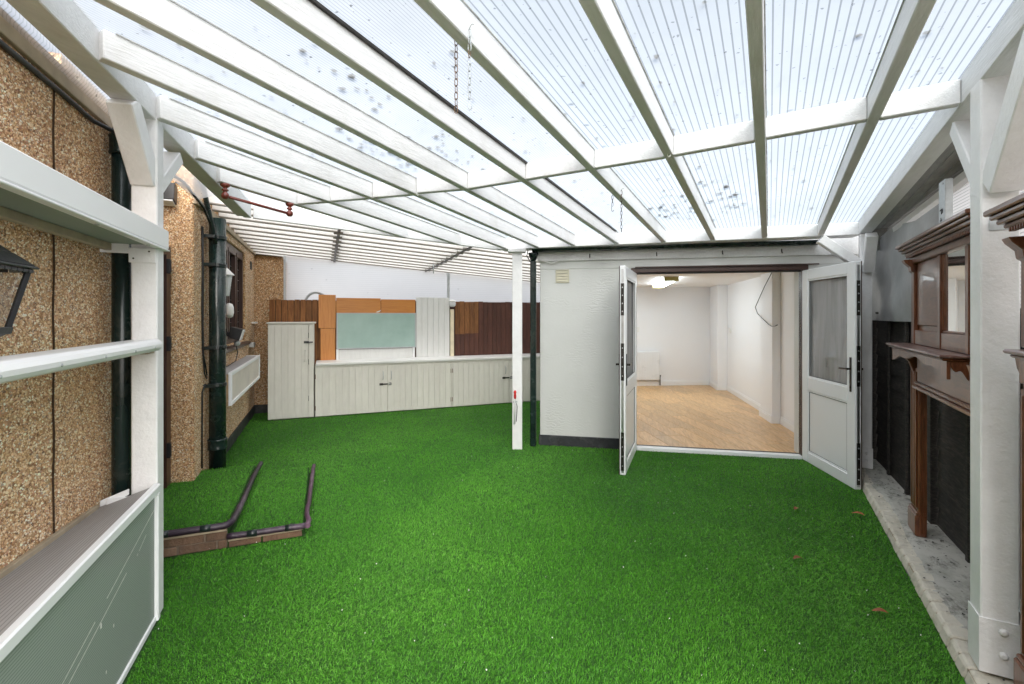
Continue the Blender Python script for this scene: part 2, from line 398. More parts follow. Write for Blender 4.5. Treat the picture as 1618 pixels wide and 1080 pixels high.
# ------------------------------------------------------------------ mesh builder (world coordinates, several shapes -> one part)
class MB:
    def __init__(s, fr=W): s.fr = fr; s.v = []; s.f = []; s.smooth = False
    def pts(s, *ps): return [s.fr.w(*q) for q in ps]
    def add(s, verts, faces):
        b = len(s.v); s.v += [Vector(q) for q in verts]; s.f += [tuple(i + b for i in f) for f in faces]; return s
    def box(s, u0, u1, v0, v1, z0, z1):
        return s.add(s.pts((u0, v0, z0), (u1, v0, z0), (u1, v1, z0), (u0, v1, z0), (u0, v0, z1), (u1, v0, z1), (u1, v1, z1), (u0, v1, z1)),
                     [(0, 3, 2, 1), (4, 5, 6, 7), (0, 1, 5, 4), (1, 2, 6, 5), (2, 3, 7, 6), (3, 0, 4, 7)])
    def bar(s, p, q, w, h, ends=None):
        """timber from p to q (bottom centre line), width w across, height h straight up"""
        p = s.fr.w(*p); q = s.fr.w(*q); d = q - p; side = Vector((-d.y, d.x, 0))
        if side.length < 1e-6: side = Vector((1, 0, 0))
        side = side.normalized() * (w / 2); up = Vector((0, 0, h))
        return s.add([p - side, p + side, q + side, q - side, p - side + up, p + side + up, q + side + up, q - side + up],
                     [(0, 3, 2, 1), (4, 5, 6, 7), (0, 1, 5, 4), (1, 2, 6, 5), (2, 3, 7, 6), (3, 0, 4, 7)])
    def strut(s, p, q, w, h, upv=None):
        """square sectioned brace between two centres, w across, h in the plane of the brace"""
        p = s.fr.w(*p); q = s.fr.w(*q); d = (q - p).normalized()
        side = Vector((-d.y, d.x, 0)) if upv is None else d.cross(upv)
        if side.length < 1e-6: side = Vector((1, 0, 0))
        side.normalize(); up = side.cross(d).normalized()
        side *= w / 2; up *= h / 2
        vs = [a + sx * side + sy * up for a in (p, q) for sx, sy in ((-1, -1), (1, -1), (1, 1), (-1, 1))]
        return s.add(vs, [(3, 2, 1, 0), (4, 5, 6, 7), (0, 1, 5, 4), (1, 2, 6, 5), (2, 3, 7, 6), (3, 0, 4, 7)])
    def prism(s, poly, v0, v1, plane='uz'):
        """polygon in (u,z) pushed along v, or (v,z) along u, or (u,v) along z"""
        n = len(poly)
        def P(a, b, c): return {'uz': (a, c, b), 'vz': (c, a, b), 'uv': (a, b, c)}[plane]
        vs = [s.fr.w(*P(a, b, v0)) for a, b in poly] + [s.fr.w(*P(a, b, v1)) for a, b in poly]
        fs = [tuple(range(n))[::-1], tuple(range(n, 2 * n))] + [(i, (i + 1) % n, n + (i + 1) % n, n + i) for i in range(n)]
        return s.add(vs, fs)
    def tube(s, pts, r, seg=10, closed=False, world=False):
        P = [Vector(q) if world else s.fr.w(*q) for q in pts]
        n = len(P); rings = []; prev = None
        for i in range(n):
            d = (P[(i + 1) % n] - P[i - 1]) if closed else (P[min(i + 1, n - 1)] - P[max(i - 1, 0)])
            d.normalize()
            if prev is None:
                a = Vector((0, 0, 1)) if abs(d.z) < .9 else Vector((1, 0, 0))
                x = d.cross(a).normalized()
            else:
                x = (prev - d * prev.dot(d)).normalized()
            prev = x; y = d.cross(x)
            rr = r[i] if isinstance(r, (list, tuple)) else r
            rings.append([P[i] + (x * math.cos(2 * math.pi * k / seg) + y * math.sin(2 * math.pi * k / seg)) * rr for k in range(seg)])
        vs = [q for ring in rings for q in ring]; fs = []
        for i in range(n if closed else n - 1):
            j = (i + 1) % n
            for k in range(seg):
                fs.append((i * seg + k, i * seg + (k + 1) % seg, j * seg + (k + 1) % seg, j * seg + k))
        if not closed:
            fs.append(tuple(range(seg))[::-1]); fs.append(tuple((n - 1) * seg + k for k in range(seg)))
        s.smooth = True
        return s.add(vs, fs)
    def lathe(s, centre, prof, seg=14, axis=(0, 0, 1)):
        """profile [(radius, height)] round an axis through centre"""
        c = s.fr.w(*centre); ax = Vector(axis).normalized()
        a = Vector((0, 0, 1)) if abs(ax.z) < .9 else Vector((1, 0, 0))
        x = ax.cross(a).normalized(); y = ax.cross(x)
        vs = []; fs = []; n = len(prof)
        for r, hh in prof:
            for k in range(seg):
                t = 2 * math.pi * k / seg
                vs.append(c + ax * hh + (x * math.cos(t) + y * math.sin(t)) * max(r, 1e-4))
        for i in range(n - 1):
            for k in range(seg):
                fs.append((i * seg + k, i * seg + (k + 1) % seg, (i + 1) * seg + (k + 1) % seg, (i + 1) * seg + k))
        fs.append(tuple(range(seg))[::-1]); fs.append(tuple((n - 1) * seg + k for k in range(seg)))
        s.smooth = True
        return s.add(vs, fs)
    def quad(s, *ps): return s.add(s.pts(*ps), [tuple(range(len(ps)))])

def mesh_from(mb, name, inv=None, recalc=True):
    me = bpy.data.meshes.new(name)
    vs = [(inv @ q) if inv is not None else q for q in mb.v]
    me.from_pydata([tuple(q) for q in vs], [], mb.f)
    if recalc:
        b = bmesh.new(); b.from_mesh(me)
        bmesh.ops.recalc_face_normals(b, faces=b.faces); b.to_mesh(me); b.free()
    if mb.smooth:
        for pl in me.polygons: pl.use_smooth = len(pl.vertices) <= 4
    return me

class Thing:
    def __init__(s, name, label, cat, base, rot=0.0, group=None, kind=None):
        o = bpy.data.objects.new(name, None); col.objects.link(o)
        o.empty_display_size = .05
        o.location = base; o.rotation_euler = (0, 0, rot)
        if label: o['label'] = label
        if cat: o['category'] = cat
        if group: o['group'] = group
        if kind: o['kind'] = kind
        s.o = o; s.inv = (Matrix.Translation(Vector(base)) @ Matrix.Rotation(rot, 4, 'Z')).inverted()
    def part(s, name, mb, mat, parent=None, bevel=.0025, kind=None, label=None, recalc=True):
        me = mesh_from(mb, name, s.inv, recalc); me.materials.append(MATS[mat])
        o = bpy.data.objects.new(name, me); col.objects.link(o)
        o.parent = parent or s.o
        if bevel and not mb.smooth:
            md = o.modifiers.new('bevel', 'BEVEL'); md.width = bevel; md.segments = 1; md.limit_method = 'ANGLE'; md.angle_limit = R(40)
        if kind: o['kind'] = kind
        if label: o['label'] = label
        return o

def solo(name, label, cat, mb, mat, base, rot=0.0, group=None, kind=None, bevel=.002):
    inv = (Matrix.Translation(Vector(base)) @ Matrix.Rotation(rot, 4, 'Z')).inverted()
    me = mesh_from(mb, name, inv); me.materials.append(MATS[mat])
    o = bpy.data.objects.new(name, me); col.objects.link(o)
    o.location = base; o.rotation_euler = (0, 0, rot)
    if label: o['label'] = label
    if cat: o['category'] = cat
    if group: o['group'] = group
    if kind: o['kind'] = kind
    if bevel and not mb.smooth:
        md = o.modifiers.new('bevel', 'BEVEL'); md.width = bevel; md.segments = 1; md.limit_method = 'ANGLE'; md.angle_limit = R(40)
    return o
def struct(name, mb, mat, base=(0, 0, 0)): return solo(name, None, None, mb, mat, base, kind='structure', bevel=0)

def jit(a): return random.uniform(-a, a)

# ================================================================== GROUND
struct('ground', MB().quad((-150, -150, -.012), (150, -150, -.012), (150, 150, -.012), (-150, 150, -.012)), 'soil')  # unseen ground, pale to bounce light
struct('bounce_patio', MB().quad((-9, -14, -.006), (9, -14, -.006), (9, -1.25, -.006), (-9, -1.25, -.006)), 'bounce_concrete')  # unseen pale slab added behind the camera to bounce light
lawn_base = MB()
lawn_base.add([HF.w(-1.03, -1.2, 0), HF.w(-1.03, 8.42, 0), HF.w(-.7, 8.42, 0), HF.w(-.7, 7.76, 0), HF.w(4.3, 7.76, 0), OF.w(-.74, 6.3, 0), OF.w(-.74, 5.62, 0), OF.w(2.45, 5.62, 0), PF.w(.725, 5.2, 0), PF.w(.725, -2.2, 0)], [(0, 1, 2, 3, 4, 5, 6, 7, 8, 9)])
struct('lawn_base', lawn_base, 'turf_base')

def scatter_grass(name, label, inside, bounds, zfun, dens, parent=None):
    x0, x1, y0, y1 = bounds
    P = []
    step = .25
    for gx in np.arange(x0, x1, step):
        for gy in np.arange(y0, y1, step):
            cx_, cy_ = gx + step / 2, gy + step / 2
            d = math.hypot(cx_, cy_)
            n = int(dens(d) * step * step)
            if n <= 0: continue
            q = np.stack([gx + rng.random(n) * step, gy + rng.random(n) * step], 1)
            q = q[inside(q[:, 0], q[:, 1])]
            if len(q): P.append(q)
    P = np.concatenate(P); n = len(P)
    x, y = P[:, 0], P[:, 1]; d = np.hypot(x, y)
    # pile direction swirls slowly over the lawn
    lean_dir = 1.2 * np.sin(1.3 * x + .7 * y) + 1.1 * np.cos(.9 * y - .8 * x + 1) + rng.normal(0, 1.5, n)
    lean = np.clip(rng.normal(.70, .30, n) + .18 * np.sin(2.1 * x + 1.3 * y), .05, 1.2)
    hgt = np.clip(rng.normal(.0155, .003, n), .008, .024)
    wid = (.0009 + .00033 * d) * rng.uniform(.8, 1.25, n)
    dx, dy = np.cos(lean_dir), np.sin(lean_dir)
    fa = rng.uniform(0, 2 * np.pi, n); wx, wy = np.cos(fa) * wid / 2, np.sin(fa) * wid / 2
    z = np.full(n, 1.0) * zfun
    V = np.zeros((n, 5, 3), np.float32)
    for i, (t, ws) in enumerate(((0, 1), (.55, .9))):
        off = hgt * lean * (t ** 1.6); hz = hgt * t * np.sqrt(np.clip(1 - (lean * .45) ** 2, .2, 1))
        V[:, 2 * i, 0] = x + dx * off - wx * ws; V[:, 2 * i, 1] = y + dy * off - wy * ws; V[:, 2 * i, 2] = z + hz
        V[:, 2 * i + 1, 0] = x + dx * off + wx * ws; V[:, 2 * i + 1, 1] = y + dy * off + wy * ws; V[:, 2 * i + 1, 2] = z + hz
    V[:, 4, 0] = x + dx * hgt * lean; V[:, 4, 1] = y + dy * hgt * lean; V[:, 4, 2] = z + hgt * np.clip(1 - lean * .42, .3, 1)
    base = (np.arange(n) * 5)[:, None]
    quads = (base + np.array([0, 1, 3, 2])).astype(np.int32); tris = (base + np.array([2, 3, 4])).astype(np.int32)
    loops = np.concatenate([quads, tris], 1).reshape(-1)
    me = bpy.data.meshes.new(name)
    me.vertices.add(n * 5); me.vertices.foreach_set('co', V.reshape(-1))
    me.loops.add(n * 7); me.loops.foreach_set('vertex_index', loops)
    me.polygons.add(n * 2)
    st = np.empty(n * 2, np.int32); st[0::2] = np.arange(n) * 7; st[1::2] = np.arange(n) * 7 + 4
    me.polygons.foreach_set('loop_start', st)
    me.update(calc_edges=True)
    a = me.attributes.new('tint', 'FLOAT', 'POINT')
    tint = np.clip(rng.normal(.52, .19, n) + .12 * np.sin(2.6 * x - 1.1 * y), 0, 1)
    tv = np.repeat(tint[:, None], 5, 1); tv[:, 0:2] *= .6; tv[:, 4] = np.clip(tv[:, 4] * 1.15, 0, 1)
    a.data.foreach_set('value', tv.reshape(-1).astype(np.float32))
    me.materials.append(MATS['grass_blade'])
    for pl in me.polygons: pl.use_smooth = True
    o = bpy.data.objects.new(name, me); col.objects.link(o)
    if parent is not None: o.parent = parent
    o['kind'] = 'stuff'
    if label: o['label'] = label
    return o, n

def hcoord(x, y): return .929 * x + .37 * y, -.37 * x + .929 * y
def pcoord(x, y): return .8777 * x - .4794 * y, .4794 * x + .8777 * y
def ocoord(x, y): return .98 * x - .198 * y, .198 * x + .98 * y
def in_lawn(x, y):
    e, n = hcoord(x, y); t, s = pcoord(x, y); oe, on = ocoord(x, y)
    ok = (e > -1.012) & ((n < 7.745) | ((e < -.79) & (n < 8.4))) & (t < .722) & ~((oe > -.80) & (on > 5.585)) & ~((e < -.775) & (n < 2.98))
    ok &= ~((e < -.125) & (n > 3.60) & (n < 5.03)) & (y > 1.3)
    return ok
def dens(d): return float(np.interp(d, (2, 3, 4, 5, 6.5, 9), (46000, 35000, 21000, 14500, 9000, 5000)))
lawn, nb = scatter_grass('lawn', None, in_lawn, (-4.5, 3.5, 1.5, 9), 0.0, dens)
lawn['kind'] = 'stuff'; lawn['category'] = 'artificial grass'; lawn['label'] = 'short vivid green artificial grass covering the whole yard floor'

# ================================================================== HOUSE (pebbledash)
WE = -1.03
house = Thing('house', 'pebbledashed house wall with brown framed window, running along the left side', 'house', HF.w(WE, 3.0, 0), HF.rot)
w = MB(HF); w.box(-1.6, WE, -2.5, 3.12, 0, 2.62)
house.part('wall', w, 'pebbledash', bevel=.012)
w = MB(HF); w.box(-1.6, -1.26, 3.12, 4.72, 0, 2.9)
house.part('door_recess_wall', w, 'pebbledash', bevel=0)
w = MB(HF)
wn0, wn1, wz0, wz1 = 5.80, 7.53, 1.21, 2.42
w.box(-1.6, WE, 4.72, wn0, 0, 2.85)
w.box(-1.6, WE, wn1, 8.43, 0, 2.85)
w.box(-1.6, WE, wn0, wn1, 0, wz0); w.box(-1.6, WE, wn0, wn1, wz1, 2.85)
house.part('window_wall', w, 'pebbledash', bevel=.015)
# end return with the curved shoulder
prof = [(-1.6, 0), (-.66, 0), (-.66, 1.55), (-.655, 1.64), (-.63, 1.74), (-.59, 1.84), (-.57, 1.95), (-.565, 2.10), (-.565, 2.40), (-.60, 2.455), (-.68, 2.56), (-1.6, 2.70)]
w = MB(HF).prism(prof, 8.431, 8.75, 'uz'); house.part('end_wall', w, 'pebbledash', bevel=.012)
w = MB(HF); w.box(WE, WE + .014, 5.3, 8.43, 0, .135); w.box(WE, -.66, 8.415, 8.431, 0, .135)
house.part('plinth', w, 'bitumen')
w = MB(HF).tube([(WE + .004, 2.481 + .004 * math.sin(k * 1.7) + jit(.002), .6 + k * .095) for k in range(21)], .0035, 5)
house.part('joint_bead', w, 'joint_dark', bevel=0)
w = MB(HF); w.box(WE - .01, WE + .02, -2.5, 3.12, 2.505, 2.56); w.box(WE - .01, WE + .03, 4.72, 8.43, 2.50, 2.56)
house.part('top_flashing', w, 'batten_beige')
# the dash itself: pebbles standing proud of the render
PEB = np.array([(.30, .17, .10), (.46, .28, .16), (.60, .42, .26), (.68, .51, .34), (.74, .62, .46), (.82, .74, .62), (.86, .82, .75), (.50, .30, .22), (.36, .31, .27), (.20, .13, .09)])
PEB = PEB * np.array([1.17, 1.09, .97])
PW = np.array([.10, .13, .17, .16, .14, .10, .06, .06, .05, .03])
def pebbles(patches):
    C, Nn, Rr = [], [], []
    for p0, du, dv, nrm, den, r in patches:      # corner, two edges, outward normal
        p0, du, dv, nrm = (np.array(q, float) for q in (p0, du, dv, nrm))
        cnt = int(np.linalg.norm(du) * np.linalg.norm(dv) * den)
        a, b = rng.random((2, cnt))
        C.append(p0 + a[:, None] * du + b[:, None] * dv); Nn.append(np.tile(nrm, (cnt, 1))); Rr.append(np.clip(rng.normal(r, r * .3, cnt), r * .4, r * 1.8))
    C, Nn, Rr = np.concatenate(C), np.concatenate(Nn), np.concatenate(Rr); n = len(C)
    T1 = np.cross(Nn, [0, 0, 1.0]); T1 /= np.linalg.norm(T1, axis=1)[:, None]; T2 = np.cross(Nn, T1)
    an = rng.uniform(0, 6.283, n); asp = rng.uniform(.6, 1.0, n)
    A = (np.cos(an)[:, None] * T1 + np.sin(an)[:, None] * T2) * Rr[:, None]
    B = (-np.sin(an)[:, None] * T1 + np.cos(an)[:, None] * T2) * (Rr * asp)[:, None]
    D = (Nn + .25 * rng.normal(size=(n, 3))) * (Rr * rng.uniform(.45, .85, n))[:, None]
    V = np.stack([C + A, C + B, C - A, C - B, C + D], 1).astype(np.float32)
    base = (np.arange(n) * 5)[:, None, None]
    F = (base + np.array([[0, 1, 4], [1, 2, 4], [2, 3, 4], [3, 0, 4]])).reshape(-1, 3).astype(np.int32)
    me = bpy.data.meshes.new('pebbles')
    me.vertices.add(n * 5); me.vertices.foreach_set('co', V.reshape(-1))
    me.loops.add(len(F) * 3); me.loops.foreach_set('vertex_index', F.reshape(-1))
    me.polygons.add(len(F)); me.polygons.foreach_set('loop_start', np.arange(len(F), dtype=np.int32) * 3)
    me.update(calc_edges=True); me.transform(house.inv)
    c = PEB[rng.choice(len(PEB), n, p=PW / PW.sum())] * rng.uniform(.85, 1.12, (n, 1))
    at_ = me.attributes.new('stone', 'FLOAT_COLOR', 'POINT')
    cc = np.ones((n, 5, 4), np.float32); cc[:, :, :3] = np.clip(c, 0, .9)[:, None, :]
    at_.data.foreach_set('color', cc.reshape(-1))
    me.materials.append(MATS['pebble_stone'])
    me.polygons.foreach_set('use_smooth', np.ones(len(F), bool)); me.update()
    o = bpy.data.objects.new('pebbles', me); col.objects.link(o); o.parent = house.o; o['kind'] = 'stuff'
    return n
def patch(e0, n0, e1, n1, z0, z1, off, den, r):
    p0, p1 = HF.w(e0, n0, z0), HF.w(e1, n1, z0); d = p1 - p0
    nrm = Vector((d.y, -d.x, 0)).normalized()
    return (p0 + nrm * off, d, Vector((0, 0, z1 - z0)), nrm, den, r)
pebbles([patch(WE, .55, WE, 2.47, .55, 2.50, .0008, 21000, .0047), patch(WE, 2.49, WE, 3.11, .55, 2.50, .0008, 20000, .0047),
         patch(-1.26, 4.72, WE, 4.72, .0, 2.72, .0008, 13000, .0052), patch(WE, 4.73, WE, wn0, .1, 2.6, .0008, 11000, .0054),
         patch(WE, wn0, WE, wn1, .14, wz0, .0008, 8500, .006), patch(WE, wn0, WE, wn1, wz1, 2.5, .0008, 8500, .006),
         patch(WE, wn1, WE, 8.43, .14, 2.5, .0008, 8500, .006), patch(WE, 8.431, -.66, 8.431, .14, 1.55, .0008, 6000, .0072), patch(WE, 8.431, -.58, 8.431, 1.85, 2.44, .0008, 6000, .0072), patch(WE, 8.431, -.635, 8.431, 1.55, 1.85, .0008, 6000, .0072)])
# window
wf = MB(HF); F0, F1 = WE - .10, WE - .03
def framebars(mb, n0, n1, z0, z1, t, e0, e1):
    mb.box(e0, e1, n0, n1, z0, z0 + t); mb.box(e0, e1, n0, n1, z1 - t, z1)
    mb.box(e0, e1, n0, n0 + t, z0 + t, z1 - t); mb.box(e0, e1, n1 - t, n1, z0 + t, z1 - t)
framebars(wf, wn0, wn1, wz0, wz1, .06, F0, F1)
n3 = [wn0 + .06 + i * (wn1 - wn0 - .12) / 3 for i in range(4)]
for q in n3[1:3]: wf.box(F0, F1, q - .025, q + .025, wz0 + .06, wz1 - .06)
win = house.part('window', wf, 'brown_upvc', bevel=.004)
for i in range(3):
    a, b = n3[i] + (.025 if i else 0), n3[i + 1] - (.025 if i < 2 else 0)
    sb = MB(HF); framebars(sb, a + .003, b - .003, wz0 + .063, wz1 - .063, .05, F0 + .01, F1 + .012)
    house.part('sash', sb, 'brown_upvc', win, bevel=.005)
    house.part('pane', MB(HF).box(F0 + .03, F0 + .036, a + .05, b - .05, wz0 + .11, wz1 - .11), 'glass_window', win, bevel=0)
    ld = MB(HF)
    for k in range(1, 7): zz = wz0 + .11 + k * (wz1 - wz0 - .22) / 7; ld.box(F0 + .036, F0 + .040, a + .05, b - .05, zz - .003, zz + .003)
    for k in range(1, 3): nn = a + .05 + k * (b - a - .1) / 3; ld.box(F0 + .0365, F0 + .0405, nn - .003, nn + .003, wz0 + .11, wz1 - .11)
    house.part('lead_strip', ld, 'dark_metal', win, bevel=0)
house.part('sill', MB(HF).prism([(WE - .1, 1.15), (WE + .06, 1.145), (WE + .06, 1.185), (WE - .1, 1.21)], wn0 - .05, wn1 + .05, 'uz'), 'brown_upvc', win)
house.part('reveal_room', MB(HF).box(-1.595, -1.59, wn0, wn1, wz0, wz1), 'bitumen', win, bevel=0)
# door in the recess, seen on its hinge edge
df = MB(HF); df.box(-1.26, -1.19, 4.60, 4.715, .12, 2.12); df.box(-1.26, -1.19, 3.125, 3.22, .12, 2.12); df.box(-1.26, -1.19, 3.22, 4.60, 2.04, 2.12)
dr = house.part('door_frame', df, 'brown_upvc', bevel=.005)
house.part('door', MB(HF).box(-1.25, -1.21, 3.22, 4.60, .13, 2.04), 'brown_upvc', dr)
for zz in (.45, 1.32, 1.95):
    h_ = MB(HF); h_.box(-1.19, -1.165, 4.59, 4.63, zz - .06, zz + .06); h_.tube([(-1.17, 4.61, zz - .05), (-1.17, 4.61, zz + .05)], .011, 8)
    h_.smooth = False
    house.part('hinge', h_, 'black_iron', dr)
house.part('door_step', MB(HF).box(-1.26, -1.03, 3.125, 4.715, .0, .115), 'brown_upvc')
# ventilation hole and small boxes on the far wall
house.part('air_brick', MB(HF).box(WE + .001, WE + .012, 7.98, 8.12, 2.24, 2.36), 'bitumen')
house.part('white_ledge', MB(HF).box(WE + .001, WE + .055, 8.12, 8.40, 1.425, 1.45), 'white_plastic')
house.part('pipe_stub', MB(HF).box(WE, WE + .07, 7.85, 8.0, 1.08, 1.15), 'galvanised')

# downpipes and cables on the house
def downpipe(label, e, n, r, z0, z1, mat, collars, brackets, top=None):
    T = Thing('downpipe', label, 'drainpipe', HF.w(e, n, z0), HF.rot)
    T.part('pipe', MB(HF).tube([(e, n, z0), (e, n, (z0 + z1) / 2), (e, n, z1)] + (top or []), r, 20), mat)
    for zc in collars:
        T.part('collar', MB(HF).lathe((e, n, zc), [(r + .001, -.05), (r + .010, -.048), (r + .012, -.04), (r + .009, -.03), (r + .009, .03), (r + .013, .04), (r + .010, .05), (r + .001, .052)], 20), mat)
    for zb in brackets:
        b = MB(HF); b.lathe((e, n, zb), [(r + .001, -.018), (r + .007, -.016), (r + .007, .016), (r + .001, .018)], 18)
        b.box(WE - .005, e, n - r - .045, n - r - .005, zb - .015, zb + .015); b.smooth = False
        T.part('bracket', b, 'black_plastic')
    return T
p1 = downpipe('black downpipe beside the white left post, rising from the narrow box', -.965, 2.99, .042, .02, 2.50, 'pipe_green_black', [2.42], [1.98])
p2 = downpipe('thick dark green soil pipe at the house corner beside the turf steps', -.935, 5.16, .070, .02, 2.46, 'pipe_green_black', [.34], [.90, 1.25, 2.02, 2.28])
lg = MB(HF); lg.tube([(-1.0, 4.80, 2.72), (-.985, 4.86, 2.66), (-.965, 4.98, 2.46), (-.945, 5.08, 2.28), (-.94, 5.11, 2.22)], .022, 10)
p2.part('branch_pipe', lg, 'black_plastic')
lg = MB(HF); lg.tube([(-1.12, 3.9, 2.62), (-1.03, 4.4, 2.60), (-.985, 4.86, 2.50), (-.965, 4.98, 2.40)], .012, 8)
p2.part('waste_pipe', lg, 'black_plastic')
solo('wall_cable', 'long black cable clipped high along the pebbledash up to the near downpipe', 'cable',
     MB(HF).tube([(WE + .012, .6, 2.44), (WE + .012, 1.1, 2.455), (WE + .013, 1.55, 2.448), (WE + .012, 2.0, 2.47), (WE + .014, 2.5, 2.475), (WE + .014, 2.80, 2.47), (-.97, 2.95, 2.47)], .011, 8), 'cable_black', HF.w(WE, 1.5, 2.45), HF.rot)
cb = MB(HF)
cb.tube([(WE + .01, 4.96, 2.35), (WE + .012, 4.97, 2.0), (WE + .01, 4.965, 1.6), (WE + .012, 4.98, 1.25), (WE + .02, 5.01, 1.02), (WE + .03, 5.05, .97)], .006, 6)
cb.tube([(WE + .012, 4.99, 2.35), (WE + .013, 5.0, 1.9), (WE + .013, 4.99, 1.5), (WE + .014, 5.0, 1.2), (WE + .03, 5.06, 1.0)], .006, 6)
cb.tube([(WE + .03, 4.99, .93), (WE + .012, 4.965, .86), (WE + .012, 4.96, .5), (WE + .012, 4.955, .18)], .007, 6)
solo('cable_bundle', 'thin black cables hanging down the pebbledash left of the soil pipe', 'cable', cb, 'cable_black', HF.w(WE, 5.0, .2), HF.rot)

# air conditioner style white box under the window
T = Thing('wall_box', 'shallow white framed box with mesh front below the brown window', 'box', HF.w(WE, 6.5, .64), HF.rot)
n0, n1, z0, z1, ef = 5.36, 7.58, .655, .985, -.85
fb = MB(HF)
fb.box(ef - .03, ef, n0, n1, z0, z0 + .035); fb.box(ef - .03, ef, n0, n1, z1 - .035, z1)
fb.box(ef - .03, ef, n0, n0 + .035, z0 + .035, z1 - .035); fb.box(ef - .03, ef, n1 - .035, n1, z0 + .035, z1 - .035)
fb.box(WE, ef - .031, n1 - .02, n1, z0, z1)
T.part('frame', fb, 'upvc')
T.part('mesh_front', MB(HF).box(ef - .02, ef - .014, n0 + .034, n1 - .034, z0 + .034, z1 - .034), 'box_mesh', bevel=0)
T.part('lid', MB(HF).box(WE, ef - .031, n0 + .02, n1 - .021, z1 - .02, z1 - .008), 'lid_grey', bevel=0)
T.part('side_panel', MB(HF).box(WE, ef - .031, n0, n0 + .015, z0, z1 - .021), 'bare_timber')

# lamps by the window
T = Thing('white_lantern', 'small white wall lantern between the soil pipe and the window', 'lantern', HF.w(-.95, 5.62, 1.75), HF.rot)
c = (-.95, 5.62, 1.75)
T.part('body', MB(HF).lathe(c, [(.035, 0), (.04, .01), (.062, .20), (.064, .215)], 6), 'frost_lens')
T.part('roof', MB(HF).lathe(c, [(.085, .215), (.08, .225), (.03, .28), (.01, .30), (.008, .315)], 6), 'white_plastic')
T.part('bracket', MB(HF).box(WE, -.95, 5.61, 5.63, 1.98, 2.0), 'white_plastic')
T = Thing('white_sensor', 'white oval plastic sensor on the wall just below the white lantern', 'sensor', HF.w(-.98, 5.93, 1.6), HF.rot)
T.part('shell', MB(HF).lathe((-.965, 5.94, 1.52), [(.005, 0), (.035, .015), (.045, .06), (.042, .12), (.03, .155), (.004, .165)], 12), 'white_plastic')
T.part('arm', MB(HF).box(WE, -.98, 5.92, 5.94, 1.62, 1.66), 'white_plastic')
T = Thing('floodlight', 'black floodlight on the wall by the window, hanging its cable', 'floodlight', HF.w(-.95, 6.2, 1.3), HF.rot)
fl = MB(HF).prism([(-1.0, 1.30), (-.90, 1.26), (-.865, 1.39), (-.98, 1.42)], 6.12, 6.30, 'uz'); fh = T.part('housing', fl, 'black_iron')
T.part('lens', MB(HF).prism([(-.898, 1.267), (-.892, 1.265), (-.857, 1.383), (-.863, 1.386)], 6.135, 6.285, 'uz'), 'frost_lens', bevel=0)
T.part('bracket', MB(HF).box(WE, -.97, 6.18, 6.24, 1.31, 1.36), 'black_iron')
T.part('sensor', MB(HF).lathe((-.93, 6.2, 1.20), [(.01, 0), (.03, .01), (.035, .04), (.02, .06)], 10), 'galvanised')
T.part('cable', MB(HF).tube([(-.95, 6.22, 1.23), (-.93, 6.24, 1.12), (-.94, 6.18, 1.03), (-.99, 6.02, .99), (WE + .01, 5.8, 1.0)], .005, 6), 'cable_black')
T = Thing('security_light', 'dark square security light high on the pebbledash behind the left post', 'security light', HF.w(-1.20, 4.68, 2.55), HF.rot)
T.part('housing', MB(HF).prism([(4.70, 2.62), (4.62, 2.64), (4.60, 2.50), (4.68, 2.47)], -1.27, -1.14, 'vz'), 'black_iron')
T.part('lens', MB(HF).prism([(4.60, 2.495), (4.68, 2.465), (4.678, 2.455), (4.598, 2.485)], -1.26, -1.15, 'vz'), 'frost_lens', bevel=0)
T.part('arm', MB(HF).box(-1.22, -1.19, 4.68, 4.72, 2.58, 2.62), 'black_iron')
T.part('flex', MB(HF).tube([(-1.2, 4.66, 2.62), (-1.15, 4.70, 2.66), (-1.06, 4.70, 2.64), (-1.03, 4.75, 2.55)], .006, 6), 'cable_black')

# ================================================================== PERGOLA
def zr(t, s): return 2.335 - .06 * (s - 4.85) + .02 * (t + 2.6)
RH = .118
def s_house(t): return -1.54 - t
def s_front(t): return 4.85 + .25 * (t + 2.76)
def s_edge(t): return 5.0 + (t + 2.8) * 1.741
def s_end(t): return min(s_front(t), s_edge(t))
RT = [.45, -.045, -.525, -1.005, -1.485, -1.95, -2.36, -2.73, -3.11, -3.42]
S_BACK = .42
perg = Thing('pergola', 'white painted timber pergola with ribbed translucent roof over the lawn', 'pergola', PF.w(-1, 3, 0), PF.rot)
for t in RT:
    a, b = max(S_BACK, s_house(t) + .05), s_end(t) - .03
    perg.part('rafter', MB(PF).bar((t, a, zr(t, a)), (t, b, zr(t, b)), .052, RH), 'white_wood', bevel=.004)
for t in RT:
    a, b = max(S_BACK, s_house(t) + .09), s_end(t) - .06
    for sd in (-1, 1):
        tt = t + sd * .0292
        perg.part('sealing_strip', MB(PF).bar((tt, a, zr(tt, a) + RH - .003), (tt, b, zr(tt, b) + RH - .003), .0058, .005), 'grime_seal', bevel=0)
def s_nog(t):
    xs = [-3.9, -3.47, -2.74, -2.38, -1.97, -1.01, -.5, .85]; ys = [2.46, 2.55, 2.71, 2.78, 2.87, 2.90, 2.92, 2.90]
    return float(np.interp(t, xs, ys))
edges = [.77] + RT
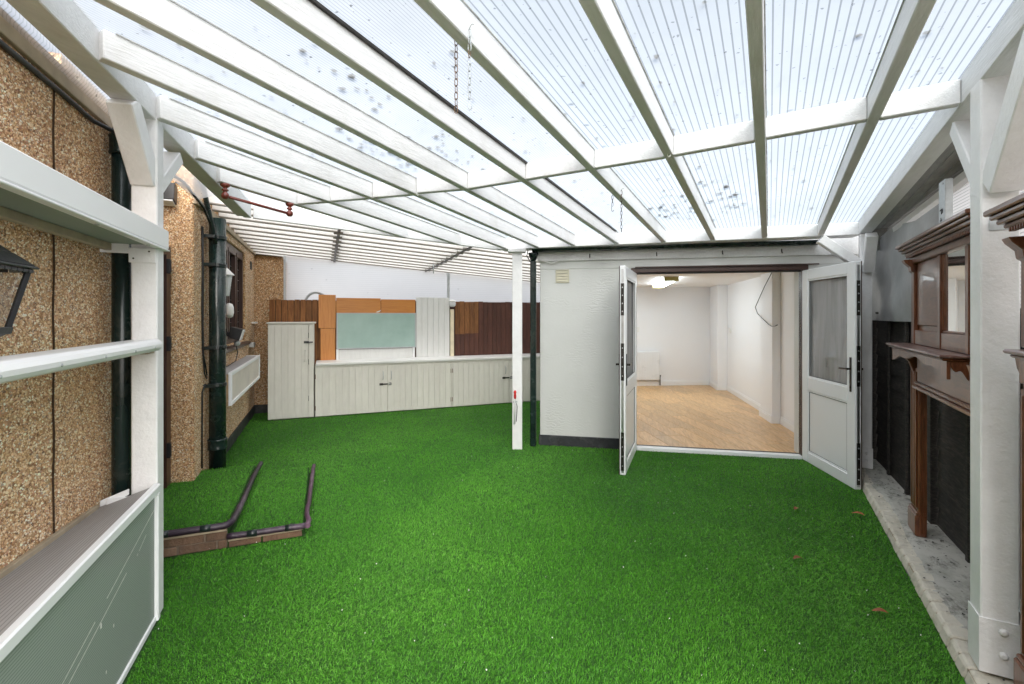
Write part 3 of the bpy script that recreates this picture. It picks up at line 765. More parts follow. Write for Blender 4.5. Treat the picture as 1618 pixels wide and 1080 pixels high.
for i in range(len(edges) - 1):
    a, b = edges[i], edges[i + 1]
    a2 = a - (.001 if i == 0 else .027); b2 = b + .027
    sa, sb = s_nog((a + b) / 2 + (a - b) / 2) , s_nog(b)
    z0 = .004 + jit(.003)
    perg.part('nogging', MB(PF).bar((a2, sa, zr(a2, sa) + z0), (b2, sb, zr(b2, sb) + z0), .048, RH - .006), 'white_wood', bevel=.004)
    # far ends of rows further back, above and behind the viewer
    if s_house(b) < 0.35:
        s0 = .55
        perg.part('nogging', MB(PF).bar((a2, s0, zr(a2, s0) + z0), (b2, s0, zr(b2, s0) + z0), .048, RH - .006), 'white_wood', bevel=.004)
ta, tb = -2.83, .768
perg.part('front_beam', MB(PF).bar((ta, s_front(ta), zr(ta, s_front(ta)) - .004), (tb, s_front(tb), zr(tb, s_front(tb)) - .004), .058, RH + .003), 'white_wood', bevel=.004)
perg.part('ledger', MB(PF).bar((ta, s_front(ta) + .115, zr(ta, s_front(ta)) - .002), (tb, s_front(tb) + .115, zr(tb, s_front(tb)) - .002), .165, .05), 'white_wood', bevel=.004)
# wall plate along the house and its outer twin, right hand plate
def hb(t, off): return (t, s_house(t) + off, zr(t, s_house(t) + off) - .006)
perg.part('house_plate', MB(PF).bar(hb(-1.9, -.01), hb(-4.15, -.01), .062, RH + .03), 'white_wood', bevel=.004)
perg.part('house_plate', MB(PF).bar(hb(-1.9, -.076), hb(-4.15, -.076), .060, RH + .03), 'white_wood', bevel=.004)
perg.part('edge_board', MB(PF).bar((-4.16, 2.66, zr(-4.16, 2.66) + .006), (-2.84, 4.93, zr(-2.84, 4.93) + .006), .04, RH), 'white_wood', bevel=.003)
rp = lambda t, s, dz=0: (t, s, zr(t, s) + dz)
perg.part('right_plate', MB(PF).bar(rp(.820, S_BACK, -.004), rp(.820, 5.78, -.004), .098, RH + .012), 'white_wood', bevel=.004)
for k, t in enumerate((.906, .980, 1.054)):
    perg.part('soffit_board', MB(PF).bar(rp(t, S_BACK, .03), rp(t, 5.7, .03), .068, .02), 'shade_grey_board')
perg.part('outer_plate', MB(PF).bar(rp(1.125, S_BACK, -.03), rp(1.125, 5.75, -.03), .06, .12), 'shade_grey_board')
perg.part('added_filler_board', MB(PF).box(.872, 1.06, 5.70, 5.72, 2.18, 2.46), 'shade_grey_board')  # board added to darken the gap where bright sky showed
# roof sheets
tl = [1.08] + RT
for i in range(len(tl) - 1):
    a, b = tl[i], tl[i + 1]
    sa0, sb0 = max(S_BACK, s_house(min(a, .4)) if i else S_BACK), max(S_BACK, s_house(b))
    zt = RH + .005 + .0015 * (i % 2)
    q = [(a + .004, sa0), (a + .004, s_end(a) + .30), (b - .004, s_end(b) + .30), (b - .004, sb0)]
    perg.part('roof_sheet', MB(PF).add([PF.w(t, s, zr(t, s) + zt) for t, s in q], [(0, 1, 2, 3)]), 'sheet_wide' if b > -1.1 else 'sheet_fine', bevel=0, recalc=False)
q = [(-3.42, s_house(-3.42)), (-3.42, s_end(-3.42) + .1), (-4.15, s_edge(-4.15) + .1), (-4.15, s_house(-4.15))]
perg.part('roof_sheet', MB(PF).add([PF.w(t, s, zr(t, s) + RH + .006) for t, s in q], [(0, 1, 2, 3)]), 'sheet_fine', bevel=0, recalc=False)
# dark glazing strip along one joint
t = -1.485 + .034
perg.part('glazing_strip', MB(PF).bar((t, .3, zr(t, .3) + RH - .014), (t, 5.0, zr(t, 5.0) + RH - .014), .014, .012), 'dark_metal', bevel=0)
# strip of sheet between plate and house wall
def strip(ta, tb):
    a0 = PF.w(*hb(ta, -.1)); b0 = PF.w(*hb(tb, -.1)); vs = []
    for k in range(2):
        p0 = (a0, b0)[k]; tt = (ta, tb)[k]
        e, n = hcoord(p0.x, p0.y); z0 = p0.z + RH + .03
        for j in range(6):
            f = j / 5; ee = e + (WE + .01 - e) * f
            zz = z0 + .02 * math.sin(f * math.pi) + (2.535 - z0) * f ** 1.6
            vs.append(HF.w(ee, n, zz))
    return vs, [(j, j + 1, 7 + j, 6 + j) for j in range(5)]
vs, fs = strip(-1.95, -2.86); m_ = MB(); m_.add(vs, fs); m_.smooth = True
perg.part('edge_sheet', m_, 'sheet_fine', bevel=0, recalc=False)
vs, fs = strip(-2.88, -4.12); m_ = MB(); m_.add(vs, fs); m_.smooth = True
perg.part('edge_sheet', m_, 'sheet_fine', bevel=0, recalc=False)
# posts and knee braces
def post(fr, u0, u1, v0, v1, z0, z1): return perg.part('post', MB(fr).box(u0, u1, v0, v1, z0, z1), 'white_paint_thick', bevel=.006)
post(HF, -.90, -.79, 2.90, 3.005, 0, 2.56)
post(PF, .770, .890, 2.655, 2.775, .07, 2.54)
post(PF, .772, .868, 5.64, 5.74, .07, 2.34)
post(W, .004, .118, 5.44, 5.54, 0, 2.315)
perg.part('post_cap', MB().box(-.045, .16, 5.40, 5.56, 2.28, 2.318), 'white_wood')
# left post braces along the house plate
def dirh(s): return PF.w(-1.54 - s - .05, s, 0)
c0 = HF.w(-.845, 2.95, 0); pd = (PF.w(-1, 1, 0) - PF.w(0, 0, 0)).normalized()
def on_plate(dist, z): q = c0 + pd * dist; return (q.x, q.y, z)
perg.part('knee_brace', MB().strut(on_plate(-.02, 2.23), on_plate(-.25, 2.55), .103, .10), 'white_paint_thick', bevel=.005)
perg.part('knee_brace', MB().strut(on_plate(.05, 2.22), on_plate(.33, 2.47), .085, .07), 'white_paint_thick', bevel=.005)
cr = (.83, 2.715)
perg.part('knee_brace', MB(PF).strut((.835, 2.64, 2.08), (.835, 2.24, 2.53), .115, .12), 'white_paint_thick', bevel=.005)
perg.part('knee_brace', MB(PF).strut((.81, 2.78, 2.14), (.81, 3.06, 2.47), .06, .07), 'white_paint_thick', bevel=.005)
perg.part('knee_brace', MB(PF).strut((.83, 5.62, 1.98), (.83, 5.42, 2.30), .09, .09), 'white_paint_thick', bevel=.005)
perg.part('knee_brace', MB(PF).strut((.78, 5.64, 2.03), (.44, 5.58, 2.31), .09, .085), 'white_paint_thick', bevel=.005)
# post plates and bolts
perg.part('nail_plate', MB(PF).box(.795, .868, 2.6515, 2.6535, 1.90, 1.99), 'galvanised', bevel=.0005)
sh = MB(PF); sh.box(.764, .893, 2.649, 2.6535, .075, .30); sh.box(.764, .7685, 2.6536, 2.775, .075, .30)
perg.part('post_shoe', sh, 'white_paint_thick', bevel=.001)
for t_, z_ in ((.838, .16), (.838, .255)):
    perg.part('bolt', MB(PF).lathe((t_, 2.649, z_), [(.0, 0), (.016, .0), (.014, .006), (.007, .010)], 10, axis=-Vector((.4794, .8777, 0))), 'white_paint_thick')
sh = MB(PF); sh.box(.768, .872, 5.634, 5.6385, .075, .27)
perg.part('post_shoe', sh, 'white_paint_thick', bevel=.001)
for z_ in (.15, .22):
    perg.part('bolt', MB(PF).lathe((.82, 5.634, z_), [(.0, 0), (.013, .0), (.011, .006), (.005, .009)], 8, axis=-Vector((.4794, .8777, 0))), 'white_paint_thick')
for hd, hz in ((-.06, 2.17), (-.075, 2.19)):
    pass

# litter lying on the roof sheets
lt = MB()
def litter(t, s, r):
    n = random.randint(5, 7); z = zr(t, s) + RH + .012 + random.random() * .004; a0 = random.random() * 6
    asp = random.uniform(.4, 1)
    pts = []
    for k in range(n):
        an = a0 + 2 * math.pi * k / n; rr = r * random.uniform(.55, 1.1)
        pts.append((t + rr * math.cos(an) * asp, s + rr * math.sin(an), z + .004 * random.random()))
    lt.quad(*pts) if False else lt.add([PF.w(*q) for q in pts], [tuple(range(n))])
for _ in range(650):
    t = random.uniform(-3.3, .7); s = random.uniform(max(-.2, s_house(t) + .1), s_end(t) + .2)
    litter(t, s, abs(random.gauss(.007, .006)) + .004)
for _ in range(90):
    t = random.uniform(-.97, -.07); s = random.gauss(4.45, .28); litter(t, s, abs(random.gauss(.015, .010)) + .006)
for _ in range(50):
    t = random.uniform(-2.4, -1.6); s = random.gauss(2.4, .35); litter(t, s, abs(random.gauss(.016, .010)) + .006)
for _ in range(70):
    t = random.uniform(-2.7, -1.55); s = random.uniform(.9, 2.3); litter(t, s, abs(random.gauss(.009, .006)) + .004)
o = solo('leaf_litter', 'dark scraps of leaf litter lying scattered on the translucent pergola roof', 'leaf litter', lt, 'litter_shade_dark', PF.w(-1, 3, 2.5), PF.rot, kind='stuff', bevel=0)

# chains, hooks and the red rail hanging from rafters
def chain(label, t, s, z1, z0, mat, hook):
    T = Thing('chain', label, 'chain', PF.w(t, s, z0), PF.rot, group='chains hanging from the rafter')
    z = z1; k = 0
    top = MB(PF).tube([(t, s, z + .0), (t + .004, s, z + .012), (t + .012, s, z + .016), (t + .02, s, z + .012)], .002, 6)
    T.part('screw_hook', top, 'steel')
    while z - .03 > z0 + (.05 if hook else 0):
        L_, wd = .030, .0065
        ring = []
        for j in range(14):
            a = 2 * math.pi * j / 14
            dx = wd * math.cos(a); dz = (L_ / 2 - wd) * (1 if math.sin(a) > 0 else -1) + wd * math.sin(a)
            ring.append((t + dx, s, z - L_ / 2 + dz) if k % 2 == 0 else (t, s + dx, z - L_ / 2 + dz))
        T.part('link', MB(PF).tube(ring, .0016, 5, closed=True), mat if random.random() < .8 else 'rusty_metal')
        z -= L_ - .0045; k += 1
    if hook:
        T.part('hook', MB(PF).tube([(t - .004, s, z), (t - .007, s, z - .014), (t - .006, s, z - .035), (t, s, z - .045), (t + .008, s, z - .041), (t + .010, s, z - .032)], .0018, 6), mat)
tR = -1.005
CH = [(.030, 1.665), (-.040, 1.62), (.030, 3.86), (-.040, 3.80)]
chain('near pale chain with open hook, right of its pair under the middle rafter', tR + .030, 1.457, 2.61, 2.275, 'galvanised', True)
chain('near rusty brown chain without hook, left of its pair under the middle rafter', tR - .036, 1.465, 2.60, 2.30, 'rusty_metal', False)
chain('far long chain hanging in front of the gutter, right of the distant pair', tR + .030, 3.496, 2.485, 2.15, 'dark_metal', False)
chain('far short chain ending in the glazing, left of the distant pair', tR - .036, 3.488, 2.455, 2.30, 'dark_metal', True)
def cup_hook(label, t, s):
    z = zr(t, s)
    solo('cup_hook', label, 'hook', MB(PF).tube([(t, s, z + .004), (t, s, z - .010), (t + .006, s, z - .020), (t + .014, s, z - .018), (t + .018, s, z - .008)], .0022, 6), 'white_plastic', PF.w(t, s, z - .02), PF.rot)
cup_hook('small pale cup hook under the third rafter where the cross piece meets', -.525, 2.86)
cup_hook('small white cup hook under the cross piece left of the centre rafters', -2.32, 2.76)

T = Thing('hanging_rail', 'dark red turned wooden rail hung beneath a rafter near the house', 'rail', PF.w(-3.42, 2.5, 2.35), PF.rot)
tr_ = -3.42
sA, sB = 1.978, 2.495
def zk(s): return zr(tr_, s)
T.part('rail', MB(PF).tube([(tr_, sA, zk(sA) - .085), (tr_, sB, zk(sB) - .085)], .011, 12), 'red_wood')
for s in (sA, sB):
    z = zk(s)
    T.part('knob', MB(PF).lathe((tr_, s, z), [(.030, 0), (.034, -.006), (.028, -.018), (.014, -.028), (.013, -.034), (.022, -.040), (.024, -.046), (.014, -.053), (.012, -.060), (.022, -.068), (.027, -.082), (.024, -.096), (.012, -.106), (.002, -.108)], 16), 'red_wood')

# ================================================================== LEFT NARROW BOX, RAIL AND HATCH
EB = -.785
T = Thing('lean_box', 'low narrow box of green tinted ribbed panel with white trim, against the house', 'storage box', HF.w(-.9, 1.5, 0), HF.rot)
T.part('front_panel', MB(HF).box(EB - .016, EB - .006, -1.0, 2.86, .04, .65), 'sheet_box', bevel=0)
T.part('top_trim', MB(HF).box(EB - .022, EB + .012, -1.0, 2.895, .652, .697), 'upvc', bevel=.006)
T.part('corner_trim', MB(HF).box(EB - .022, EB + .010, 2.862, 2.895, .012, .651), 'upvc', bevel=.004)
T.part('bottom_trim', MB(HF).box(EB - .018, EB + .002, -1.0, 2.861, .012, .039), 'upvc')
T.part('end_panel', MB(HF).box(-.99, EB - .023, 2.872, 2.888, .02, .65), 'upvc')
lid = MB(HF)
NLID = 16
for dz in (0, .010):
    gv = []
    for k in range(NLID + 1):
        f = k / NLID; n_ = -1.0 + 3.893 * f
        for g in range(5):
            h_ = g / 4; gv.append(HF.w(WE + .002 + (EB - .025 - WE) * h_, n_, (.86 - .26 * f) * (1 - h_) + (.685 - .013 * f) * h_ + dz))
    lid.add(gv, [(k * 5 + g, k * 5 + g + 1, k * 5 + g + 6, k * 5 + g + 5) for k in range(NLID) for g in range(4)])
T.part('lid', lid, 'sheet_lid', bevel=0)
lp = MB(HF); lp.bar((WE + .012, -1.0, .862), (WE + .012, 2.85, .612), .02, .025)
T.part('sealant', lp, 'batten_beige')
T.part('lid_end', MB(HF).bar((WE + .01, 2.893, .612), (-.905, 2.893, .655), .012, .03), 'upvc')
sm = MB(HF)
for _ in range(14):
    n_ = random.uniform(.4, 2.7); z_ = random.uniform(.12, .6); l_ = random.uniform(.004, .02)
    sm.box(EB - .0055, EB - .005, n_, n_ + l_ * .5, z_, z_ + l_)
for a_, b_, zz in ((1.75, 2.50, (.26, .44)), (2.62, 2.74, (.455, .50)), (1.70, 2.2, (.285, .41)), (2.3, 2.85, (.44, .575))):
    nseg = 9
    for k in range(nseg):
        if random.random() < .05: continue
        f0, f1 = k / nseg, (k + .98) / nseg
        sm.add([HF.w(EB - .005, a_ + (b_ - a_) * f, zz[0] + (zz[1] - zz[0]) * f + dz) for f, dz in ((f0, 0), (f1, 0), (f1, .0045), (f0, .0045))], [(0, 1, 2, 3)])
for n_ in (1.53, 1.62, 1.65):
    sm.box(EB - .0055, EB - .005, n_, n_ + .004, .26 + jit(.03), .40 + jit(.04))
T.part('paint_smear', sm, 'white_speck', bevel=0, kind='stuff')

T = Thing('serving_rail', 'white half round handrail with screw heads, between box and hatch', 'handrail', HF.w(-.8, 1, 1.4), HF.rot)
rr = MB(HF)
prof = [(-.80, 1.372), (-.785, 1.372)] + [(-.785 + .028 * math.cos(a), 1.402 + .030 * math.sin(a)) for a in [R(-80), R(-50), R(-20), R(10), R(40), R(70)]] + [(-.785, 1.432), (-.80, 1.432)]
rr.prism(prof, -1.0, 2.86, 'uz'); T.part('tube', rr, 'upvc', bevel=0)
T.part('board', MB(HF).box(-.90, -.801, -1.0, 2.895, 1.402, 1.428), 'white_paint_thick', bevel=.004)
T.part('bracket', MB(HF).box(-.90, -.80, 2.80, 2.897, 1.36, 1.401), 'batten_beige')
for n_ in (.35, .8, 1.25, 1.58, 1.88, 2.2, 2.5, 2.75):
    T.part('screw', MB(HF).lathe((-.758, n_, 1.395), [(.0, 0), (.006, 0), (.005, .002), (.001, .003)], 8, axis=Vector((.929, .37, 0))), 'galvanised')

T = Thing('hatch_canopy', 'white boxed hatch canopy with dark underside above the handrail', 'canopy', HF.w(-.8, 1, 1.9), HF.rot)
T.part('fascia', MB(HF).box(-.79, -.768, -1.0, 3.01, 1.90, 2.0), 'upvc', bevel=.006)
T.part('drip_edge', MB(HF).box(-.80, -.764, -1.0, 3.012, 1.889, 1.898), 'upvc')
T.part('soffit_sheet', MB(HF).box(-.985, -.80, -1.0, 2.88, 1.905, 1.912), 'sheet_box', bevel=0)
T.part('top_board', MB(HF).box(-.985, -.791, -1.0, 2.88, 1.975, 1.99), 'bare_timber')
for n_ in (.3, 1.0, 1.62, 2.25):
    T.part('batten', MB(HF).box(-1.0, -.80, n_, n_ + .05, 1.914, 1.973), 'bare_timber')
T.part('rear_batten', MB(HF).box(-1.0, -.97, -1.0, 2.88, 1.87, 1.904), 'batten_beige')
T.part('end_batten', MB(HF).box(-1.02, -.905, 2.885, 2.90, 1.86, 1.925), 'white_paint_thick')
T.part('end_batten', MB(HF).box(-.905, -.792, 2.884, 2.8985, 1.815, 1.888), 'white_paint_thick')
for e_, z_ in ((-.885, 1.835), (-.82, 1.872)):
    T.part('screw_hole', MB(HF).lathe((e_, 2.8838, z_), [(.0045, 0), (.0045, .0004)], 8, axis=(.37, -.929, 0)), 'joint_dark')
for n_ in (.9, 1.55, 2.2, 2.75):
    T.part('clip', MB(HF).lathe((-.785, n_, 1.885), [(.0, 0), (.008, 0), (.008, .004)], 8), 'galvanised')

T = Thing('black_lantern', 'black four sided wall lantern with clear glass at the left edge', 'lantern', HF.w(-.885, 1.80, 1.5), HF.rot)
le, ln = -.905, 1.78
def sqring(h, z): return [(le - h, ln - h, z), (le + h, ln - h, z), (le + h, ln + h, z), (le - h, ln + h, z)]
def frustum(mb, h0, z0, h1, z1):
    mb.add([HF.w(*q) for q in sqring(h0, z0) + sqring(h1, z1)], [(3, 2, 1, 0), (4, 5, 6, 7), (0, 1, 5, 4), (1, 2, 6, 5), (2, 3, 7, 6), (3, 0, 4, 7)])
rf = MB(HF); frustum(rf, .098, 1.690, .095, 1.698); frustum(rf, .092, 1.6985, .055, 1.735); frustum(rf, .054, 1.7355, .02, 1.77)
T.part('roof', rf, 'black_iron', bevel=.003)
sc_ = MB(HF)
for side in range(4):
    for k in range(6):
        f = (k + .5) / 6 * 2 - 1
        a = (le + .085 * f, ln - .086) if side == 0 else (le + .085 * f, ln + .086) if side == 1 else (le - .086, ln + .085 * f) if side == 2 else (le + .086, ln + .085 * f)
        sc_.box(a[0] - (.013 if side < 2 else .002), a[0] + (.013 if side < 2 else .002), a[1] - (.002 if side < 2 else .013), a[1] + (.002 if side < 2 else .013), 1.678, 1.689)
T.part('scalloped_edge', sc_, 'black_iron', bevel=.002)
for sx, sy in ((-1, -1), (1, -1), (1, 1), (-1, 1)):
    T.part('corner_bar', MB(HF).strut((le + sx * .046, ln + sy * .046, 1.515), (le + sx * .078, ln + sy * .078, 1.689), .013, .013), 'black_iron', bevel=.001)
bs = MB(HF); frustum(bs, .052, 1.495, .056, 1.516); frustum(bs, .025, 1.480, .045, 1.4945)
T.part('base', bs, 'black_iron')
for sx, sy in ((1, 0), (-1, 0), (0, 1), (0, -1)):
    b0, b1 = .044, .074
    pts = [(le + sx * b0 - sy * b0, ln + sy * b0 + sx * b0, 1.517), (le + sx * b0 + sy * b0, ln + sy * b0 - sx * b0, 1.517), (le + sx * b1 + sy * b1, ln + sy * b1 - sx * b1, 1.686), (le + sx * b1 - sy * b1, ln + sy * b1 + sx * b1, 1.686)]
    T.part('pane', MB(HF).quad(*pts), 'glass_clear', bevel=0)
T.part('bulb', MB(HF).lathe((le, ln, 1.517), [(.012, 0), (.013, .03), (.024, .05), (.029, .075), (.022, .1), (.004, .112)], 14), 'frost_lens')
T.part('bracket', MB(HF).tube([(WE, ln, 1.62), (-1.0, ln, 1.60), (-.985, ln, 1.70), (-.95, ln, 1.775), (le, ln, 1.772)], .008, 8), 'black_iron')

# ================================================================== TURF STEPS
T = Thing('turf_steps', 'two low turf covered steps edged with dark pipe beside the house', 'steps', HF.w(-.6, 3.62, 0), HF.rot)
SN0, SN1 = 3.62, 5.02
ZU, ZL = .150, .078
T.part('upper_tread', MB(HF).box(-1.255, -.60, SN0 + .02, SN1, .0, ZU - .006), 'turf_base', bevel=.01)
T.part('lower_tread', MB(HF).box(-.599, -.137, SN0 + .02, SN1, .0, ZL - .006), 'turf_base', bevel=.01)
T.part('mortar_bed', MB(HF).box(-1.25, -.602, SN0 + .012, SN0 + .019, 0, ZU - .03), 'mortar', bevel=0)
def brick(T, e0, e1, z0, z1):
    T.part('brick', MB(HF).box(e0, e1, SN0 + jit(.004), SN0 + .011, z0, z1), 'old_brick', bevel=.004)
for a, b in ((-1.25, -1.10), (-1.09, -.885), (-.873, -.665), (-.653, -.605)): brick(T, a, b, .002, .054)
for a, b in ((-1.25, -.985), (-.973, -.735), (-.723, -.605)): brick(T, a, b, .062, .116)
for a, b in ((-.592, -.40), (-.39, -.145)): brick(T, a, b, .002, .044)
T.part('batten', MB(HF).box(-1.25, -.602, SN0 - .012, SN0 + .010, .118, .132), 'batten_beige')
T.part('batten', MB(HF).box(-.595, -.140, SN0 - .014, SN0 + .010, .047, .066), 'batten_beige')
def wob(pts, k=5, a=.006):
    out = []
    for i in range(len(pts) - 1):
        p0, p1 = Vector(pts[i]), Vector(pts[i + 1])
        for j in range(k): q = p0.lerp(p1, j / k); out.append((q.x + jit(a), q.y + jit(a), q.z + jit(a * .4)))
    out.append(pts[-1]); return out
T.part('edging_pipe', MB(HF).tube(wob([(-1.25, SN0 - .012, ZU + .006), (-.957, SN0 - .010, ZU + .006), (-.66, SN0 - .012, ZU + .005), (-.60, SN0 - .002, ZU + .006), (-.575, SN0 + .06, ZU + .008), (-.568, 3.95, ZU + .006), (-.568, 4.25, ZU + .004), (-.572, 4.55, ZU + .003), (-.556, 5.03, ZU + .0)], 4, .0025), [.022] * 21 + [.019] * 12, 12), 'rubber_pipe')
T.part('edging_pipe', MB(HF).tube(wob([(-.600, SN0 - .020, ZL + .006), (-.37, SN0 - .024, ZL + .006), (-.12, SN0 - .030, ZL + .006)], 6, .002), .020, 12), 'rubber_pipe')
T.part('edging_pipe', MB(HF).tube(wob([(-.108, SN0 - .045, ZL + .006), (-.104, SN0 + .04, ZL + .008), (-.120, SN0 + .20, ZL + .008), (-.113, 4.0, ZL + .006), (-.105, 4.57, ZL + .004), (-.094, 5.02, ZL - .002)], 4, .003), .018, 12), 'purple_pipe', label='purple tinted edging pipe')
for e_ in (-.95, -.72, -.45, -.22):
    zz, nn = (ZU + .006, SN0 - .012) if e_ < -.6 else (ZL + .006, SN0 - .024)
    T.part('tape_band', MB(HF).tube([(e_ - .03, nn, zz), (e_ + .03, nn, zz)], .0228, 12), 'black_plastic')
def in_box(e0, e1, n0, n1):
    def f(x, y):
        e, n = hcoord(x, y); return (e > e0) & (e < e1) & (n > n0) & (n < n1)
    return f
for e0, e1, z in ((-1.2, -.61, ZU - .006), (-.575, -.145, ZL - .006)):
    g, _ = scatter_grass('turf', None, in_box(e0, e1, SN0 + .005, SN1), (-3.5, -1, 2.5, 5), z, dens)
    # bring into the steps' own axes
    me = g.data; me.transform(T.inv); g.parent = T.o

# ================================================================== BACK: fence, screen, cabinets
NB = 8.24
fen = Thing('back_fence', 'brown upright board fence behind the long white cabinets', 'fence', HF.w(1.5, NB, 0), HF.rot)
e = -.80; i = 0
while e < 4.6:
    wd = .088 + jit(.004)
    tan = (e < .2) or (2.1 < e < 2.62)
    bd = MB(HF).prism([(e, NB + .012), (e + wd - .007, NB - .002), (e + wd - .007, NB + .014), (e, NB + .022)], .03, 1.80 + jit(.006), 'uv')
    fen.part('board', bd, 'fence_tan' if tan else 'fence_brown', bevel=.001)
    if 2.1 < e < 2.62:
        st = MB(HF).prism([(e, NB + .0105), (e + wd - .007, NB - .0035), (e + wd - .007, NB - .0026), (e, NB + .0114)], .75, 1.22 + jit(.012), 'uv')
        fen.part('stain_patch', st, 'fence_brown', bevel=0)
    e += wd; i += 1
fen.part('backing', MB(HF).box(-.8, 4.6, NB + .0235, NB + .028, .03, 1.79), 'litter_shade_dark', bevel=0)  # dark sheet added to paint the shadow lines between boards
for z in (.35, 1.1, 1.7): fen.part('rail', MB(HF).box(-.8, 4.6, NB + .0285, NB + .07, z, z + .07), 'fence_brown')
# translucent screen above the fence
scr = Thing('back_screen', 'pale ribbed translucent screen standing above the back fence', 'screen', HF.w(1.5, NB + .1, 1.8), HF.rot)
for a, b in ((-.565, 2.05), (2.09, 4.5)):
    scr.part('sheet', MB(HF).add(MB(HF).pts((a, NB + .075, 1.60), (b, NB + .075, 1.60), (b, NB + .075, 2.75), (a, NB + .075, 2.75)), [(0, 1, 2, 3)]), 'sheet_screen', bevel=0)
scr.part('post', MB(HF).box(2.048, 2.092, NB + .023, NB + .068, 1.0, 2.45), 'galvanised')
scr.part('edge_strip', MB(HF).box(-.60, -.568, NB + .03, NB + .07, 1.75, 2.5), 'grey_tube')
co = MB(HF)
for k in range(3):
    co.tube([(-.12 + (.15 + .012 * k) * math.cos(a), NB + .055 - .004 * k, 1.76 + (.15 + .010 * k) * math.sin(a)) for a in [R(x) for x in range(-20, 220, 15)]], .009, 6)
solo('cable_coil', 'grey coil of cable standing behind the fence top beside the orange panel', 'cable coil', co, 'grey_tube', HF.w(-.12, NB + .05, 1.7), HF.rot)

# slatted lean to roof at the back
def zc(e, n): return 2.575 - .072 * (e + 1) - .022 * (n - 6)
can = Thing('lean_to_roof', 'low white slatted lean to roof in three lapped bays above the cabinets', 'roof', HF.w(1, 7, 2.3), HF.rot)
def n_start(e):   # meets the slanting end of the pergola
    x0, y0 = PF.w(-4.16, 2.72, 0).xy; x1, y1 = PF.w(-2.84, 5.02, 0).xy
    ea, na = hcoord(x0, y0); eb, nb_ = hcoord(x1, y1)
    return na + (nb_ - na) * (e - ea) / (eb - ea)
bays = ((-1.02, .20, 0.0), (.10, 1.72, .09), (1.62, 4.4, .0))
for e0, e1, off in bays:
    n = 4.2 + off
    while n < 8.42:
        a = e0
        if n_start(a) > n + .02 or True:
            # trim where the pergola covers it
            ee = [x for x in np.linspace(e0, e1, 40) if n_start(x) < n + .0]
            if len(ee) > 4:
                a, b = min(ee), max(ee)
                sl_ = can.part('slat', MB(HF).bar((a, n, zc(a, n)), (b, n, zc(b, n)), .042, .105), 'white_wood', bevel=.003)
                can.part('dark_underside', MB(HF).bar((a, n - .004, zc(a, n) - .0125), (b, n - .004, zc(b, n) - .0125), .046, .012), 'batten_grey', sl_, bevel=0)  # dark strip along the underside of each white slat
        n += .30
    e_a, e_b = e0, e1
    vs = []
    q = [(e_a, max(4.2, n_start(e_a))), (e_b, max(4.2, n_start(e_b))), (e_b, 8.6), (e_a, 8.6)]
    can.part('sheet', MB(HF).add([HF.w(x, y, zc(x, y) + .109) for x, y in q], [(0, 1, 2, 3)]), 'sheet_canopy', bevel=0, recalc=False)
for ej in (.155, 1.67):
    na = max(4.4, n_start(ej) + .05)
    can.part('joist', MB(HF).bar((ej, na, zc(ej, na) - .012), (ej, 8.4, zc(ej, 8.4) - .012), .034, .011), 'dark_metal')
can.part('back_plate', MB(HF).bar((-1.0, 8.36, zc(-1.0, 8.36) - .006), (4.4, 8.36, zc(4.4, 8.36) - .006), .045, .09), 'white_wood')
can.part('hanger_rod', MB(HF).tube([(1.62, 7.45, 2.22), (1.62, 7.45, 2.40)], .008, 6), 'galvanised')

# panels propped behind the worktop
ZW = .825
def panel(name, label, cat, e0, e1, z0, z1, mat, n0=NB - .030, n1=NB - .012):
    return solo(name, label, cat, MB(HF).box(e0, e1, n0, n1, z0, z1), mat, HF.w((e0 + e1) / 2, n0, z0), HF.rot)
panel('wood_panel', 'upper half of the tall orange wood effect strip, left of the teal board', 'panel', -.085, .175, 1.345, 1.885, 'orange_laminate')
panel('wood_panel', 'lower half of the tall orange wood effect strip, standing on the worktop', 'panel', -.055, .168, ZW, 1.338, 'orange_laminate')
panel('wood_panel', 'left wide orange panel laid along the top of the teal board', 'panel', .182, .885, 1.59, 1.838, 'orange_laminate_flat')
panel('wood_panel', 'shorter orange panel along the top right of the teal board', 'panel', .892, 1.468, 1.59, 1.822, 'orange_laminate_flat')
T = Thing('teal_board', 'frosted pale teal glass board in a thin frame above the worktop', 'board', HF.w(.83, NB - .04, 1.0), HF.rot)
T.part('board', MB(HF).box(.205, 1.455, NB - .046, NB - .034, 1.015, 1.578), 'frosted_board', bevel=.001)
fr_ = MB(HF); n0, n1 = NB - .05, NB - .031
fr_.box(.185, 1.475, n0, n1, 1.579, 1.592); fr_.box(.185, 1.475, n0, n1, .998, 1.014); fr_.box(.185, .204, n0, n1, 1.0145, 1.5785); fr_.box(1.456, 1.475, n0, n1, 1.0145, 1.5785)
T.part('frame', fr_, 'grey_tube', bevel=.001)
T.part('chalk_mark', MB(HF).prism([(.80, 1.605), (.86, 1.63), (.89, 1.64), (.87, 1.615), (.84, 1.600)], n0 - .001, n0, 'uz'), 'white_speck', bevel=0)
T = Thing('splash_panel', 'plain white panel with edge strips under the teal board', 'panel', HF.w(.83, NB - .03, ZW), HF.rot)
T.part('sheet', MB(HF).box(.225, 1.415, NB - .028, NB - .012, ZW, .99), 'panel_white')
T.part('edge_strip', MB(HF).box(.182, .222, NB - .034, NB - .012, ZW, .996), 'upvc'); T.part('edge_strip', MB(HF).box(1.418, 1.458, NB - .034, NB - .012, ZW, .996), 'upvc')
T = Thing('boarded_panel', 'tall white tongue and groove panel between teal board and lamp', 'panel', HF.w(1.78, NB - .03, ZW), HF.rot)
pe = 1.482
for k in range(6):
    wv = .0985
    T.part('board', MB(HF).box(pe + k * wv, pe + (k + 1) * wv - .003, NB - .040, NB - .014, ZW, 1.862 + (.004 if k < 3 else 0)), 'panel_white', bevel=.003)
